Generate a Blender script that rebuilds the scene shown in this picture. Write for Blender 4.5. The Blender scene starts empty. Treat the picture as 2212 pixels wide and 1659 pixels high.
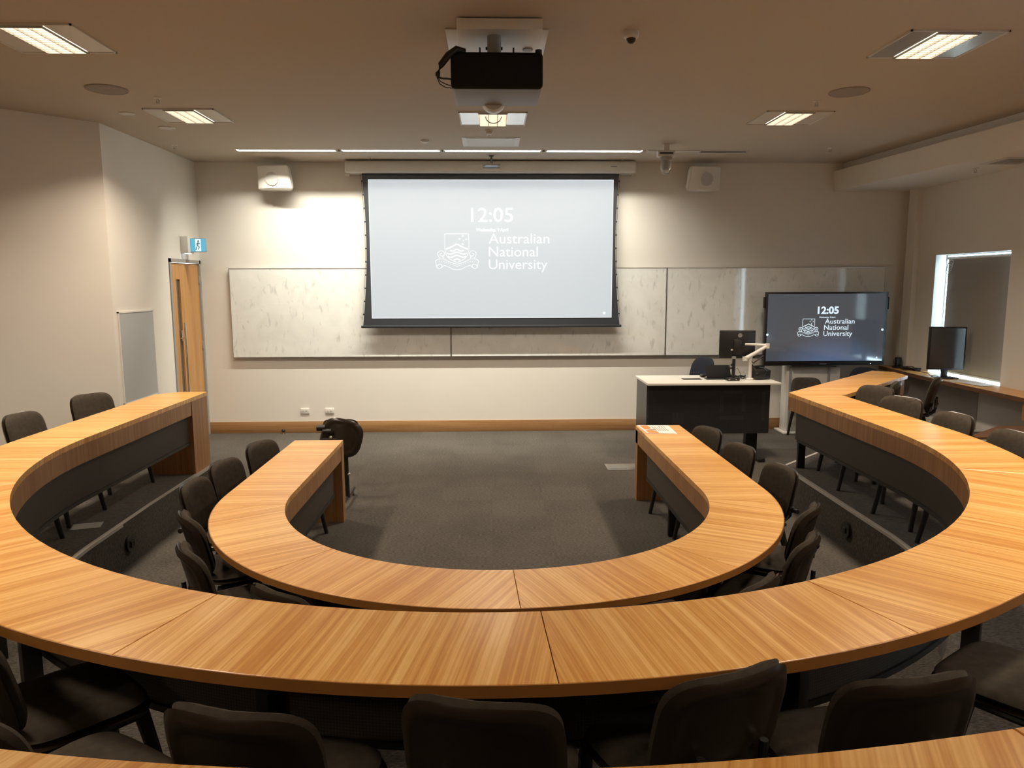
import bpy, bmesh, math, random
from mathutils import Vector, Matrix
random.seed(4)
sc = bpy.context.scene
COL = sc.collection
PI = math.pi
# ------------------------------------------------------------------ camera
H = 2.1084                      # eye height above the lowest floor
F_PX, PITCH, YAW, ROLL = 1586.6, 0.1353, 0.0280, -0.0026
fwd = Vector((math.sin(YAW)*math.cos(PITCH), math.cos(YAW)*math.cos(PITCH), -math.sin(PITCH)))
rt = Vector((math.cos(YAW), -math.sin(YAW), 0)); up = rt.cross(fwd)
r2 = rt*math.cos(ROLL)+up*math.sin(ROLL); u2 = up*math.cos(ROLL)-rt*math.sin(ROLL)
cd = bpy.data.cameras.new('camera'); cam = bpy.data.objects.new('camera', cd); COL.objects.link(cam)
cam.matrix_world = Matrix(((r2.x, u2.x, -fwd.x, 0), (r2.y, u2.y, -fwd.y, 0), (r2.z, u2.z, -fwd.z, H), (0, 0, 0, 1)))
cd.sensor_width = 36; cd.lens = F_PX/2212*36; cd.clip_start = 0.05
sc.camera = cam
# ------------------------------------------------------------------ view, world, light levels
vs = sc.view_settings
vs.view_transform = 'Standard'; vs.look = 'None'; vs.gamma = 1; vs.use_curve_mapping = False
vs.exposure = 0.0
LOUVRE_E = 8.0 
LOUVRE_COL = (1.0, 0.83, 0.64)
TROFFER_W = 44.0                # directed output of each troffer (W), cut off by its louvre
SLOT_E = 2.2                    # visible slot diffusers
WASH_W = 41.0                   # wall-wash per slot lamp (W)
WASH_COL = (1.0, 0.94, 0.80)
world = bpy.data.worlds.new('daylight'); sc.world = world; world.use_nodes = True
bg = world.node_tree.nodes['Background']; bg.inputs[0].default_value = (0.62, 0.85, 1, 1); bg.inputs[1].default_value = 27.0

# ------------------------------------------------------------------ layout constants (metres)
C = 3.767      # ceiling
D = 10.443     # front wall
H1 = 0.341     # first platform
H2 = 0.682     # second platform
T = 0.73       # desk height
XL, XR = -4.03, 5.90

# ------------------------------------------------------------------ materials
MATS = {}
def nt(m):
    m.use_nodes = True
    t = m.node_tree; return t, t.nodes['Principled BSDF'], t.nodes.new, t.links.new
def mat(name, col, rough=0.6, metal=0.0, bump=0.0, bscale=200, var=0.0, vscale=8, emit=None, es=0, coat=0, spec=None, trans=0):
    if name in MATS: return MATS[name]
    m = bpy.data.materials.new(name); t, b, new, link = nt(m)
    b.inputs['Base Color'].default_value = (*col, 1); b.inputs['Roughness'].default_value = rough
    b.inputs['Metallic'].default_value = metal
    if coat: b.inputs['Coat Weight'].default_value = coat; b.inputs['Coat Roughness'].default_value = 0.12
    if spec is not None: b.inputs['Specular IOR Level'].default_value = spec
    if trans: b.inputs['Transmission Weight'].default_value = trans
    if emit: b.inputs['Emission Color'].default_value = (*emit, 1); b.inputs['Emission Strength'].default_value = es
    tc = new('ShaderNodeTexCoord')
    if var:
        n = new('ShaderNodeTexNoise'); n.inputs['Scale'].default_value = vscale; n.inputs['Detail'].default_value = 4
        link(tc.outputs['Object'], n.inputs['Vector'])
        r = new('ShaderNodeMapRange'); r.inputs[3].default_value = 1-var; r.inputs[4].default_value = 1+var
        r.inputs[1].default_value = 0.3; r.inputs[2].default_value = 0.7
        link(n.outputs['Fac'], r.inputs[0])
        h = new('ShaderNodeHueSaturation'); h.inputs['Color'].default_value = (*col, 1)
        link(r.outputs[0], h.inputs['Value']); link(h.outputs[0], b.inputs['Base Color'])
    if bump:
        n2 = new('ShaderNodeTexNoise'); n2.inputs['Scale'].default_value = bscale; n2.inputs['Detail'].default_value = 2
        link(tc.outputs['Object'], n2.inputs['Vector'])
        bp = new('ShaderNodeBump'); bp.inputs['Strength'].default_value = bump; bp.inputs['Distance'].default_value = 0.002
        link(n2.outputs['Fac'], bp.inputs['Height']); link(bp.outputs[0], b.inputs['Normal'])
    MATS[name] = m; return m

def wood(name, lo, mid, hi, rough=0.28, scale=1.0, coat=0.0):
    """striped straight-grain veneer; UV: u across the grain, v along it (metres)"""
    m = bpy.data.materials.new(name); t, b, new, link = nt(m)
    uv = new('ShaderNodeUVMap'); uv.uv_map = 'UVMap'
    oi = new('ShaderNodeObjectInfo')
    ad = new('ShaderNodeVectorMath'); ad.operation = 'ADD'
    mul = new('ShaderNodeMath'); mul.operation = 'MULTIPLY'; mul.inputs[1].default_value = 37.0
    link(oi.outputs['Random'], mul.inputs[0])
    cx = new('ShaderNodeCombineXYZ'); link(mul.outputs[0], cx.inputs[0]); link(mul.outputs[0], cx.inputs[2])
    link(uv.outputs[0], ad.inputs[0]); link(cx.outputs[0], ad.inputs[1])
    # slight waviness of the grain
    wob = new('ShaderNodeTexNoise'); wob.inputs['Scale'].default_value = 2.2; wob.inputs['Detail'].default_value = 1
    link(ad.outputs[0], wob.inputs['Vector'])
    ws = new('ShaderNodeVectorMath'); ws.operation = 'SCALE'; ws.inputs['Scale'].default_value = 0.012
    link(wob.outputs['Color'], ws.inputs[0])
    ad2 = new('ShaderNodeVectorMath'); ad2.operation = 'ADD'; link(ad.outputs[0], ad2.inputs[0]); link(ws.outputs[0], ad2.inputs[1])
    fac = None
    for (su, sv, wgt, det) in ((9*scale, 0.35, 0.26, 1), (48*scale, 0.6, 0.38, 2), (140*scale, 1.6, 0.28, 1), (60*scale, 12.0, 0.08, 2)):
        mp = new('ShaderNodeMapping'); mp.inputs['Scale'].default_value = (su, sv, 1); link(ad2.outputs[0], mp.inputs['Vector'])
        n = new('ShaderNodeTexNoise'); n.inputs['Scale'].default_value = 1; n.inputs['Detail'].default_value = det
        link(mp.outputs[0], n.inputs['Vector'])
        k = new('ShaderNodeMath'); k.operation = 'MULTIPLY_ADD'; k.inputs[1].default_value = wgt
        link(n.outputs['Fac'], k.inputs[0])
        if fac: link(fac, k.inputs[2])
        else: k.inputs[2].default_value = 0
        fac = k.outputs[0]
    cr = new('ShaderNodeValToRGB'); e = cr.color_ramp.elements
    e[0].position = 0.42; e[0].color = (*lo, 1); e[1].position = 0.61; e[1].color = (*hi, 1)
    x = cr.color_ramp.elements.new(0.51); x.color = (*mid, 1)
    link(fac, cr.inputs[0]); link(cr.outputs[0], b.inputs['Base Color'])
    b.inputs['Roughness'].default_value = rough
    if coat: b.inputs['Coat Weight'].default_value = coat; b.inputs['Coat Roughness'].default_value = 0.18
    bp = new('ShaderNodeBump'); bp.inputs['Strength'].default_value = 0.12; bp.inputs['Distance'].default_value = 0.001
    link(fac, bp.inputs['Height']); link(bp.outputs[0], b.inputs['Normal'])
    MATS[name] = m; return m

def carpet(name, lo, hi):
    m = bpy.data.materials.new(name); t, b, new, link = nt(m)
    tc = new('ShaderNodeTexCoord')
    mp = new('ShaderNodeMapping'); mp.inputs['Scale'].default_value = (45, 120, 45); link(tc.outputs['Object'], mp.inputs['Vector'])
    n = new('ShaderNodeTexNoise'); n.inputs['Scale'].default_value = 1; n.inputs['Detail'].default_value = 3; link(mp.outputs[0], n.inputs['Vector'])
    n2 = new('ShaderNodeTexNoise'); n2.inputs['Scale'].default_value = 1.4; n2.inputs['Detail'].default_value = 3; link(tc.outputs['Object'], n2.inputs['Vector'])
    a = new('ShaderNodeMath'); a.operation = 'MULTIPLY_ADD'; a.inputs[1].default_value = 0.25; link(n2.outputs['Fac'], a.inputs[0]); link(n.outputs['Fac'], a.inputs[2])
    # half-metre carpet tiles of alternating pile direction
    br = new('ShaderNodeTexBrick'); br.offset = 0; br.inputs['Scale'].default_value = 1; br.inputs['Brick Width'].default_value = 0.5; br.inputs['Row Height'].default_value = 0.5
    br.inputs['Mortar Size'].default_value = 0.003; br.inputs['Color1'].default_value = (0, 0, 0, 1); br.inputs['Color2'].default_value = (1, 1, 1, 1); br.inputs['Mortar'].default_value = (0, 0, 0, 1)
    link(tc.outputs['Object'], br.inputs['Vector'])
    a2 = new('ShaderNodeMath'); a2.operation = 'MULTIPLY_ADD'; a2.inputs[1].default_value = 0.05; link(br.outputs['Color'], a2.inputs[0]); link(a.outputs[0], a2.inputs[2])
    cr = new('ShaderNodeValToRGB'); e = cr.color_ramp.elements
    e[0].position = 0.50; e[0].color = (*lo, 1); e[1].position = 0.80; e[1].color = (*hi, 1)
    link(a2.outputs[0], cr.inputs[0]); link(cr.outputs[0], b.inputs['Base Color'])
    b.inputs['Roughness'].default_value = 0.95; b.inputs['Specular IOR Level'].default_value = 0.15
    b.inputs['Sheen Weight'].default_value = 0.15
    bp = new('ShaderNodeBump'); bp.inputs['Strength'].default_value = 0.5; bp.inputs['Distance'].default_value = 0.004
    link(n.outputs['Fac'], bp.inputs['Height']); link(bp.outputs[0], b.inputs['Normal'])
    MATS[name] = m; return m

def dotted(name, col, hole, pitch=0.006, rough=0.6):
    """perforated sheet metal"""
    m = bpy.data.materials.new(name); t, b, new, link = nt(m)
    uv = new('ShaderNodeUVMap'); uv.uv_map = 'UVMap'
    v = new('ShaderNodeTexVoronoi'); v.inputs['Scale'].default_value = 1/pitch; v.inputs['Randomness'].default_value = 0.0
    link(uv.outputs[0], v.inputs['Vector'])
    r = new('ShaderNodeMath'); r.operation = 'LESS_THAN'; r.inputs[1].default_value = 0.3; link(v.outputs['Distance'], r.inputs[0])
    mx = new('ShaderNodeMix'); mx.data_type = 'RGBA'; mx.inputs[6].default_value = (*col, 1); mx.inputs[7].default_value = (*hole, 1)
    link(r.outputs[0], mx.inputs[0]); link(mx.outputs[2], b.inputs['Base Color'])
    b.inputs['Roughness'].default_value = rough
    MATS[name] = m; return m

def smudged_board(name):
    m = bpy.data.materials.new(name); t, b, new, link = nt(m)
    tc = new('ShaderNodeTexCoord')
    oi = new('ShaderNodeObjectInfo'); sc_ = new('ShaderNodeVectorMath'); sc_.operation = 'SCALE'; sc_.inputs['Scale'].default_value = 13
    cb = new('ShaderNodeCombineXYZ'); link(oi.outputs['Random'], cb.inputs[0]); link(oi.outputs['Random'], cb.inputs[2]); link(cb.outputs[0], sc_.inputs[0])
    ad = new('ShaderNodeVectorMath'); ad.operation = 'ADD'; link(tc.outputs['Object'], ad.inputs[0]); link(sc_.outputs[0], ad.inputs[1])
    # short dabs left by a dry eraser, running on a slant, plus broad haze
    mp = new('ShaderNodeMapping'); mp.inputs['Rotation'].default_value = (0, 0.95, 0); mp.inputs['Scale'].default_value = (17, 1, 6.5)
    link(ad.outputs[0], mp.inputs['Vector'])
    n = new('ShaderNodeTexNoise'); n.inputs['Scale'].default_value = 1; n.inputs['Detail'].default_value = 2.5; n.inputs['Distortion'].default_value = 0.5; link(mp.outputs[0], n.inputs['Vector'])
    r = new('ShaderNodeMapRange'); r.inputs[1].default_value = 0.565; r.inputs[2].default_value = 0.76; r.inputs[3].default_value = 0; r.inputs[4].default_value = 0.55; link(n.outputs['Fac'], r.inputs[0])
    n2 = new('ShaderNodeTexNoise'); n2.inputs['Scale'].default_value = 2.5; n2.inputs['Detail'].default_value = 3; n2.inputs['Distortion'].default_value = 1.5; link(ad.outputs[0], n2.inputs['Vector'])
    r3 = new('ShaderNodeMapRange'); r3.inputs[1].default_value = 0.35; r3.inputs[2].default_value = 0.7; r3.inputs[3].default_value = 0.0; r3.inputs[4].default_value = 0.16; link(n2.outputs['Fac'], r3.inputs[0])
    mx1 = new('ShaderNodeMath'); mx1.operation = 'MAXIMUM'; link(r.outputs[0], mx1.inputs[0]); link(r3.outputs[0], mx1.inputs[1])
    mx = new('ShaderNodeMix'); mx.data_type = 'RGBA'; mx.inputs[6].default_value = (0.80, 0.81, 0.785, 1); mx.inputs[7].default_value = (0.34, 0.345, 0.34, 1)
    link(mx1.outputs[0], mx.inputs[0]); link(mx.outputs[2], b.inputs['Base Color'])
    b.inputs['Roughness'].default_value = 0.30; b.inputs['Coat Weight'].default_value = 1.0; b.inputs['Coat Roughness'].default_value = 0.035
    MATS[name] = m; return m

M_wall = mat('painted_plaster', (0.74, 0.71, 0.655), 0.75, bump=0.08, bscale=60, var=0.015, vscale=2)
M_ceil = mat('painted_ceiling', (0.50, 0.435, 0.355), 0.85, bump=0.05, bscale=80)
M_carpet = carpet('carpet', (0.031, 0.027, 0.022), (0.100, 0.088, 0.073))
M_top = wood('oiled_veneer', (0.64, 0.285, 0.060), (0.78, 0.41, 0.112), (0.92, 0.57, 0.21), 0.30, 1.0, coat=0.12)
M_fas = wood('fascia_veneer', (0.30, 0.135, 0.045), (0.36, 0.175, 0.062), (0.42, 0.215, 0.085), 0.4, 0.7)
M_edge = mat('dark_edge_lipping', (0.30, 0.125, 0.030), 0.3, var=0.1, coat=.2)
M_skirt = wood('skirting_veneer', (0.29, 0.15, 0.06), (0.35, 0.19, 0.08), (0.40, 0.225, 0.10), 0.45, 0.6)
M_door = wood('door_veneer', (0.45, 0.22, 0.07), (0.52, 0.265, 0.09), (0.58, 0.31, 0.11), 0.4, 0.5)
M_modesty = dotted('perforated_black_steel', (0.034, 0.026, 0.018), (0.07, 0.052, 0.036), 0.011)
M_black = mat('black_powder_coat', (0.012, 0.010, 0.008), 0.45)
M_shell = mat('black_moulded_plastic', (0.022, 0.0145, 0.009), 0.28, bump=0.03, bscale=400)
M_fabric = mat('charcoal_brown_fabric', (0.062, 0.051, 0.039), 0.95, bump=0.4, bscale=700, var=0.15, vscale=30, spec=0.2)
M_blue = mat('navy_upholstery', (0.014, 0.018, 0.030), 0.8, bump=0.3, bscale=600, spec=0.3)
M_chrome = mat('chrome', (0.75, 0.73, 0.70), 0.18, metal=1)
M_steel = mat('brushed_steel', (0.55, 0.52, 0.48), 0.35, metal=1)
M_alu = mat('aluminium_trim', (0.50, 0.49, 0.47), 0.38, metal=1)
M_frame = mat('grey_painted_metal', (0.33, 0.31, 0.29), 0.5)
M_white = mat('white_plastic', (0.72, 0.70, 0.66), 0.4)
M_offwhite = mat('off_white_enamel', (0.62, 0.60, 0.56), 0.35)
M_greyplas = mat('light_grey_plastic', (0.33, 0.335, 0.34), 0.45)
M_lam = mat('white_laminate', (0.74, 0.72, 0.66), 0.35)
M_dark = mat('dark_plastic', (0.014, 0.014, 0.015), 0.4)
M_scrbord = mat('matte_black_border', (0.022, 0.025, 0.032), 0.8)
M_panelgrey = mat('grey_access_panel', (0.40, 0.42, 0.43), 0.45)
M_glass = mat('clear_glass', (0.95, 0.97, 0.97), 0.03, trans=1.0)
M_vent = mat('round_grille_fabric', (0.30, 0.26, 0.22), 0.8, bump=0.5, bscale=300)
M_blind = mat('roller_blind_fabric', (0.30, 0.27, 0.235), 0.9, bump=0.2, bscale=900)
M_board = smudged_board('whiteboard_enamel')
M_louvre = mat('lamp_lens', (0.9, 0.9, 0.9), 0.5, emit=LOUVRE_COL, es=LOUVRE_E)
M_slot = mat('slot_diffuser', (0.9, 0.9, 0.9), 0.5, emit=(0.92, 0.96, 1.0), es=SLOT_E)
M_blade = mat('louvre_blade', (0.35, 0.34, 0.31), 0.4, metal=0.3)
M_reflect = mat('satin_reflector', (0.80, 0.78, 0.74), 0.22, metal=0.85)
M_screen = mat('projected_screen_image', (0.06, 0.062, 0.064), 0.9, emit=(0.82, 0.88, 0.92), es=0.68)
M_scrwhite = mat('projected_white', (0.15, 0.15, 0.15), 0.9, emit=(0.88, 1.0, 1.0), es=1.3)
M_scrfaint = mat('projected_faint_grey', (0.12, 0.12, 0.12), 0.9, emit=(0.93, 0.98, 1.0), es=0.84)
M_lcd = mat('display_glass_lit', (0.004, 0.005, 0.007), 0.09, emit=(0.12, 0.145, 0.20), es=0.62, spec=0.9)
def glare_gradient(m):  # mostly glare on the glass, painted into the emission as a blue gradient
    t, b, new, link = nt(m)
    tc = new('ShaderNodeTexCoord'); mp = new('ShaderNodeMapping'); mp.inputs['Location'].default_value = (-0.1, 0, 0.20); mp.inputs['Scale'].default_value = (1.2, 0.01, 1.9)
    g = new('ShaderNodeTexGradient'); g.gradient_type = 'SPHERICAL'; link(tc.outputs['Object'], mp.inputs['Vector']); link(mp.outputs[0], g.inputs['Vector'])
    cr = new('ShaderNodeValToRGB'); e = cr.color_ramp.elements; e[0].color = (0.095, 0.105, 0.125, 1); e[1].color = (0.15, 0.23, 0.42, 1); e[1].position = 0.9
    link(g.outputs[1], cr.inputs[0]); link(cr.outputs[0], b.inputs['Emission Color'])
glare_gradient(M_lcd)
M_lcdtext = mat('display_lit_text', (0.1, 0.1, 0.1), 0.4, emit=(0.75, 0.9, 1.0), es=0.95)
M_lcdoff = mat('dark_monitor_glass', (0.010, 0.012, 0.015), 0.12, spec=0.8)
M_exitblue = mat('lit_exit_sign_face', (0.08, 0.3, 0.4), 0.4, emit=(0.10, 0.42, 0.62), es=0.75)
M_exitwhite = mat('lit_exit_sign_figure', (0.7, 0.8, 0.85), 0.4, emit=(0.75, 0.92, 1.0), es=0.8)
M_exitlamp = mat('exit_sign_downlight', (0.8, 0.8, 0.8), 0.4, emit=(0.8, 0.92, 1.0), es=3.0)
M_paper = mat('white_paper', (0.78, 0.77, 0.74), 0.7)
M_orange = mat('orange_print', (0.66, 0.28, 0.07), 0.6)
M_ink = mat('grey_print', (0.25, 0.22, 0.2), 0.7)
M_nosing = mat('metal_nosing', (0.55, 0.53, 0.49), 0.45, metal=0.3)
M_brownwood = mat('dark_stained_board', (0.14, 0.065, 0.030), 0.5, var=0.1)

# ------------------------------------------------------------------ mesh helpers
class MB:
    def __init__(s): s.bm = bmesh.new(); s.uv = s.bm.loops.layers.uv.new('UVMap')
    def box(s, x0, x1, y0, y1, z0, z1, bev=0.0, M=None, seg=2):
        b = bmesh.new(); bmesh.ops.create_cube(b, size=1)
        for v in b.verts: v.co = Vector((x0+(v.co.x+.5)*(x1-x0), y0+(v.co.y+.5)*(y1-y0), z0+(v.co.z+.5)*(z1-z0)))
        if bev: bmesh.ops.bevel(b, geom=b.edges[:], offset=bev, segments=seg, affect='EDGES', profile=0.5)
        s._merge(b, M); return s
    def cyl(s, p0, p1, r0, r1=None, n=16, cap=True):
        r1 = r0 if r1 is None else r1
        p0, p1 = Vector(p0), Vector(p1); d = p1-p0
        b = bmesh.new(); bmesh.ops.create_cone(b, cap_ends=cap, segments=n, radius1=r0, radius2=r1, depth=d.length)
        q = Vector((0, 0, 1)).rotation_difference(d.normalized()).to_matrix().to_4x4()
        s._merge(b, Matrix.Translation((p0+p1)/2) @ q); return s
    def sph(s, c, r, sx=1, sy=1, sz=1, M=None, n=16):
        b = bmesh.new(); bmesh.ops.create_uvsphere(b, u_segments=n, v_segments=max(6, n//2), radius=r)
        T_ = Matrix.Translation(c) @ Matrix.Diagonal((sx, sy, sz, 1))
        s._merge(b, M @ T_ if M else T_); return s
    def tube(s, pts, r, n=8, closed=False):
        pts = [Vector(p) for p in pts]; N = len(pts); rings = []
        for i, p in enumerate(pts):
            a = pts[i-1] if (i or closed) else p; c = pts[(i+1) % N] if (i < N-1 or closed) else p
            t = (c-a).normalized(); ref = Vector((0, 0, 1)) if abs(t.z) < .9 else Vector((1, 0, 0))
            u = t.cross(ref).normalized(); w = t.cross(u)
            rr = r[i] if isinstance(r, (list, tuple)) else r
            rings.append([s.bm.verts.new(p+(u*math.cos(2*PI*k/n)+w*math.sin(2*PI*k/n))*rr) for k in range(n)])
        for i in range(N-(0 if closed else 1)):
            A, B = rings[i], rings[(i+1) % N]
            for k in range(n): s.bm.faces.new((A[k], A[(k+1) % n], B[(k+1) % n], B[k]))
        if not closed:
            s.bm.faces.new(rings[0]); s.bm.faces.new(rings[-1][::-1])
        return s
    def prism(s, poly, z0, z1, M=None):
        b = bmesh.new(); lo = [b.verts.new((x, y, z0)) for x, y in poly]; hi = [b.verts.new((x, y, z1)) for x, y in poly]
        n = len(poly); b.faces.new(lo[::-1]); b.faces.new(hi)
        for i in range(n): b.faces.new((lo[i], lo[(i+1) % n], hi[(i+1) % n], hi[i]))
        s._merge(b, M); return s
    def lathe(s, prof, c=(0, 0, 0), n=28, M=None):
        b = bmesh.new(); rings = []
        for r, z in prof: rings.append([b.verts.new((max(r, 1e-4)*math.cos(2*PI*k/n), max(r, 1e-4)*math.sin(2*PI*k/n), z)) for k in range(n)])
        for i in range(len(rings)-1):
            for k in range(n): b.faces.new((rings[i][k], rings[i][(k+1) % n], rings[i+1][(k+1) % n], rings[i+1][k]))
        b.faces.new(rings[0][::-1]); b.faces.new(rings[-1])
        s._merge(b, Matrix.Translation(c) @ (M or Matrix())); return s
    def strip(s, A, B, z0, z1, uvmode='len', ang=0):
        """closed band between plan curves A and B"""
        n = len(A); L = [0]
        for i in range(1, n): L.append(L[-1]+(Vector(A[i])-Vector(A[i-1])).length)
        v = [[s.bm.verts.new((p[0], p[1], z)) for p in P] for P, z in ((A, z0), (B, z0), (B, z1), (A, z1))]
        fs = []
        for j in range(4):
            a, b = v[j], v[(j+1) % 4]
            for i in range(n-1): fs.append(s.bm.faces.new((a[i], a[i+1], b[i+1], b[i])))
        s.bm.faces.new([v[j][0] for j in range(4)]); s.bm.faces.new([v[3-j][-1] for j in range(4)])
        if uvmode == 'len':
            idx = {}
            for j in range(4):
                for i in range(n): idx[v[j][i]] = L[i]
            for f in s.bm.faces:
                for l in f.loops:
                    if l.vert in idx: l[s.uv].uv = (idx[l.vert], l.vert.co.z)
        else:
            s.planar_uv(ang)
        return s
    def planar_uv(s, ang):
        """grain runs along direction ang in plan"""
        c, q = math.cos(ang), math.sin(ang)
        for f in s.bm.faces:
            for l in f.loops:
                p = l.vert.co; l[s.uv].uv = (-p.x*q+p.y*c + p.z*0.3, p.x*c+p.y*q)
        return s
    def box_uv(s, grain='z'):
        for f in s.bm.faces:
            nrm = f.normal if f.normal.length else Vector((0, 0, 1)); f.normal_update(); nrm = f.normal
            for l in f.loops:
                p = l.vert.co
                a = p.x if abs(nrm.y) > abs(nrm.x) else p.y
                if abs(nrm.z) > .7: uvp = (p.y, p.x)
                elif grain == 'z': uvp = (a, p.z)
                else: uvp = (p.z, a)
                l[s.uv].uv = uvp
        return s
    def _merge(s, b, M=None):
        if M is not None: b.transform(M)
        me = bpy.data.meshes.new('t'); b.to_mesh(me); b.free(); s.bm.from_mesh(me); bpy.data.meshes.remove(me)
        s.uv = s.bm.loops.layers.uv.verify()
    def build(s, name, m, parent=None, smooth=35, loc=None, subsurf=0, uv=None):
        bmesh.ops.recalc_face_normals(s.bm, faces=s.bm.faces[:])
        if uv: s.box_uv(uv)
        me = bpy.data.meshes.new(name); s.bm.to_mesh(me); s.bm.free()
        me.materials.append(m)
        if smooth:
            for p in me.polygons: p.use_smooth = True
            me.set_sharp_from_angle(angle=math.radians(smooth))
        o = bpy.data.objects.new(name, me); COL.objects.link(o)
        if parent: o.parent = parent
        if loc: o.location = loc
        if subsurf:
            md = o.modifiers.new('sub', 'SUBSURF'); md.levels = subsurf; md.render_levels = subsurf
        return o
def tag(o, label=None, cat=None, group=None, kind=None):
    if label: o['label'] = label
    if cat: o['category'] = cat
    if group: o['group'] = group
    if kind: o['kind'] = kind
    return o
def thing(name, loc, rz, label, cat, group=None):
    o = bpy.data.objects.new(name, None); COL.objects.link(o); o.location = loc; o.rotation_euler = (0, 0, rz)
    o.empty_display_size = 0.1
    return tag(o, label, cat, group)
def struct(o, label=None): return tag(o, label, None, None, 'structure')
def copy_tree(o, parent=None):
    c = o.copy(); COL.objects.link(c)
    if parent: c.parent = parent
    for ch in list(o.children): copy_tree(ch, c)
    return c

# ================================================================== ROOM SHELL
struct(MB().box(-6.2, 6.3, -3.2, 10.7, -0.1, 0).build('floor', M_carpet, smooth=0))
SY0, SY1 = 9.470, 9.612         # the continuous recess that holds the slot lights
w = MB(); w.box(-6.2, 6.3, -3.2, SY0, C, C+0.15); w.box(-6.2, 6.3, SY1, 10.7, C, C+0.15)
w.box(-6.2, -3.18, SY0, SY1, C, C+0.15); w.box(1.95, 6.3, SY0, SY1, C, C+0.15); w.box(-6.2, 6.3, -3.2, 10.7, C+0.15, C+0.2)
struct(w.build('ceiling', M_ceil, smooth=0))
struct(MB().box(XL-0.12, XR+0.4, D, D+0.12, 0, C).build('wall_front', M_wall, smooth=0))
# left wall: straight piece with the door, then a 45 degree return, then the long side wall
w = MB()
w.box(XL-0.14, XL, 7.985, 9.42, 0, C); w.box(XL-0.14, XL, 10.42, D, 0, C); w.box(XL-0.14, XL, 9.42, 10.42, 2.44, C)
struct(w.build('wall_left', M_wall, smooth=0))
struct(MB().prism([(-4.03, 7.985), (-5.95, 6.03), (-6.1, 6.14), (-4.17, 8.08)], 0, C).build('wall_left_return', M_wall, smooth=0))
struct(MB().box(-6.1, -5.95, -3.1, 6.04, 0, C).build('wall_left_rear', M_wall, smooth=0))
struct(MB().box(-6.1, 6.3, -3.2, -3.05, 0, C).build('wall_back', M_wall, smooth=0))
# right wall with the window opening (y 8.29-9.70, z 0.94-2.47)
WY0, WY1, WZ0, WZ1 = 8.29, 9.71, 0.925, 2.475
w = MB(); w.box(XR, XR+0.18, -3.1, 3.00, 0, C); w.box(XR, XR+0.18, 4.40, WY0, 0, C); w.box(XR, XR+0.18, 3.00, 4.40, 0, WZ0-.04); w.box(XR, XR+0.18, 3.00, 4.40, WZ1, C); w.box(XR, XR+0.18, WY1, D, 0, C)
w.box(XR, XR+0.18, WY0, WY1, 0, WZ0-0.04); w.box(XR, XR+0.18, WY0, WY1, WZ1, C)
struct(w.build('wall_right', M_wall, smooth=0))
struct(MB().box(5.82, XR, 10.10, 10.30, 0.92, 3.385).build('wall_right_pilaster', M_wall, smooth=0))
# bulkhead that drops along the right side, with a recessed shadow gap above its face
bl = [(4.81, D), (5.13, 7.15), (5.72, 1.1), (5.9, -0.7), (5.9, D)]
b2 = [(4.93, D), (5.25, 7.15), (5.84, 1.1), (5.9, 0.5), (5.9, D)]
w = MB(); w.prism(bl, 3.385, 3.66); w.prism(b2, 3.66, C)
struct(w.build('ceiling_bulkhead', M_wall, smooth=0))
# skirting
w = MB().box(XL+0.01, 5.6, D-0.012, D, 0, 0.165, 0.003); struct(w.build('baseboard_front', M_skirt, uv='x'))
struct(MB().box(XL, XL+0.02, 7.99, 9.40, 0, 0.165, 0.003).build('baseboard_left', M_skirt, uv='x'))
struct(MB().prism([(-4.03, 7.985), (-5.95, 6.03), (-5.936, 6.016), (-4.016, 7.97)], 0, 0.165).build('baseboard_left_return', M_skirt, uv='x'))

# ------------------------------------------------------------------ door
d = bpy.data.objects.new('door_1', None); COL.objects.link(d); struct(d)
d['label'] = 'tall timber door with narrow glass strip on the left wall'
fr = MB(); fr.box(XL-0.10, XL+0.012, 9.43, 9.475, 0, 2.44); fr.box(XL-0.10, XL+0.012, 10.375, 10.42, 0, 2.44); fr.box(XL-0.10, XL+0.012, 9.43, 10.42, 2.395, 2.44)
fr.build('door_frame', M_frame, d)
lf = MB(); X0, X1 = XL-0.05, XL-0.012
lf.box(X0, X1, 9.478, 9.64, 0.005, 2.39); lf.box(X0, X1, 9.76, 10.372, 0.005, 2.39); lf.box(X0, X1, 9.64, 9.76, 0.005, 0.35); lf.box(X0, X1, 9.64, 9.76, 2.18, 2.39)
lf.build('door_leaf', M_door, d, uv='z', smooth=0)
MB().box(X0+0.012, X0+0.02, 9.64, 9.76, 0.35, 2.18).build('vision_panel', mat('smoked_glass', (0.10, 0.085, 0.07), 0.08, spec=0.7), d)
MB().box(XL-0.06, XL-0.055, 9.60, 9.80, 0.3, 2.2).build('glass_backing', mat('dim_corridor', (0.16, 0.12, 0.085), 0.9), d)
hd = MB().cyl((XL+0.06, 9.66, 0.66), (XL+0.06, 9.66, 1.62), 0.013)
for z in (0.72, 1.42): hd.cyl((XL-0.012, 9.66, z), (XL+0.06, 9.66, z), 0.010)
hd.build('pull_handle', M_chrome, d)
MB().box(XL-0.012, XL-0.004, 9.70, 9.735, 1.38, 1.52, 0.002).build('lock_plate', M_steel, d)
for z in (0.28, 1.22, 2.12): MB().box(XL-0.014, XL+0.006, 10.362, 10.384, z, z+0.11, 0.003).build('hinge', M_frame, d)
MB().box(XL-0.013, XL-0.0105, 10.10, 10.18, 0.05, 0.11).build('kick_sticker', mat('amber_film', (0.72, 0.38, 0.10), 0.5), d)

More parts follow.
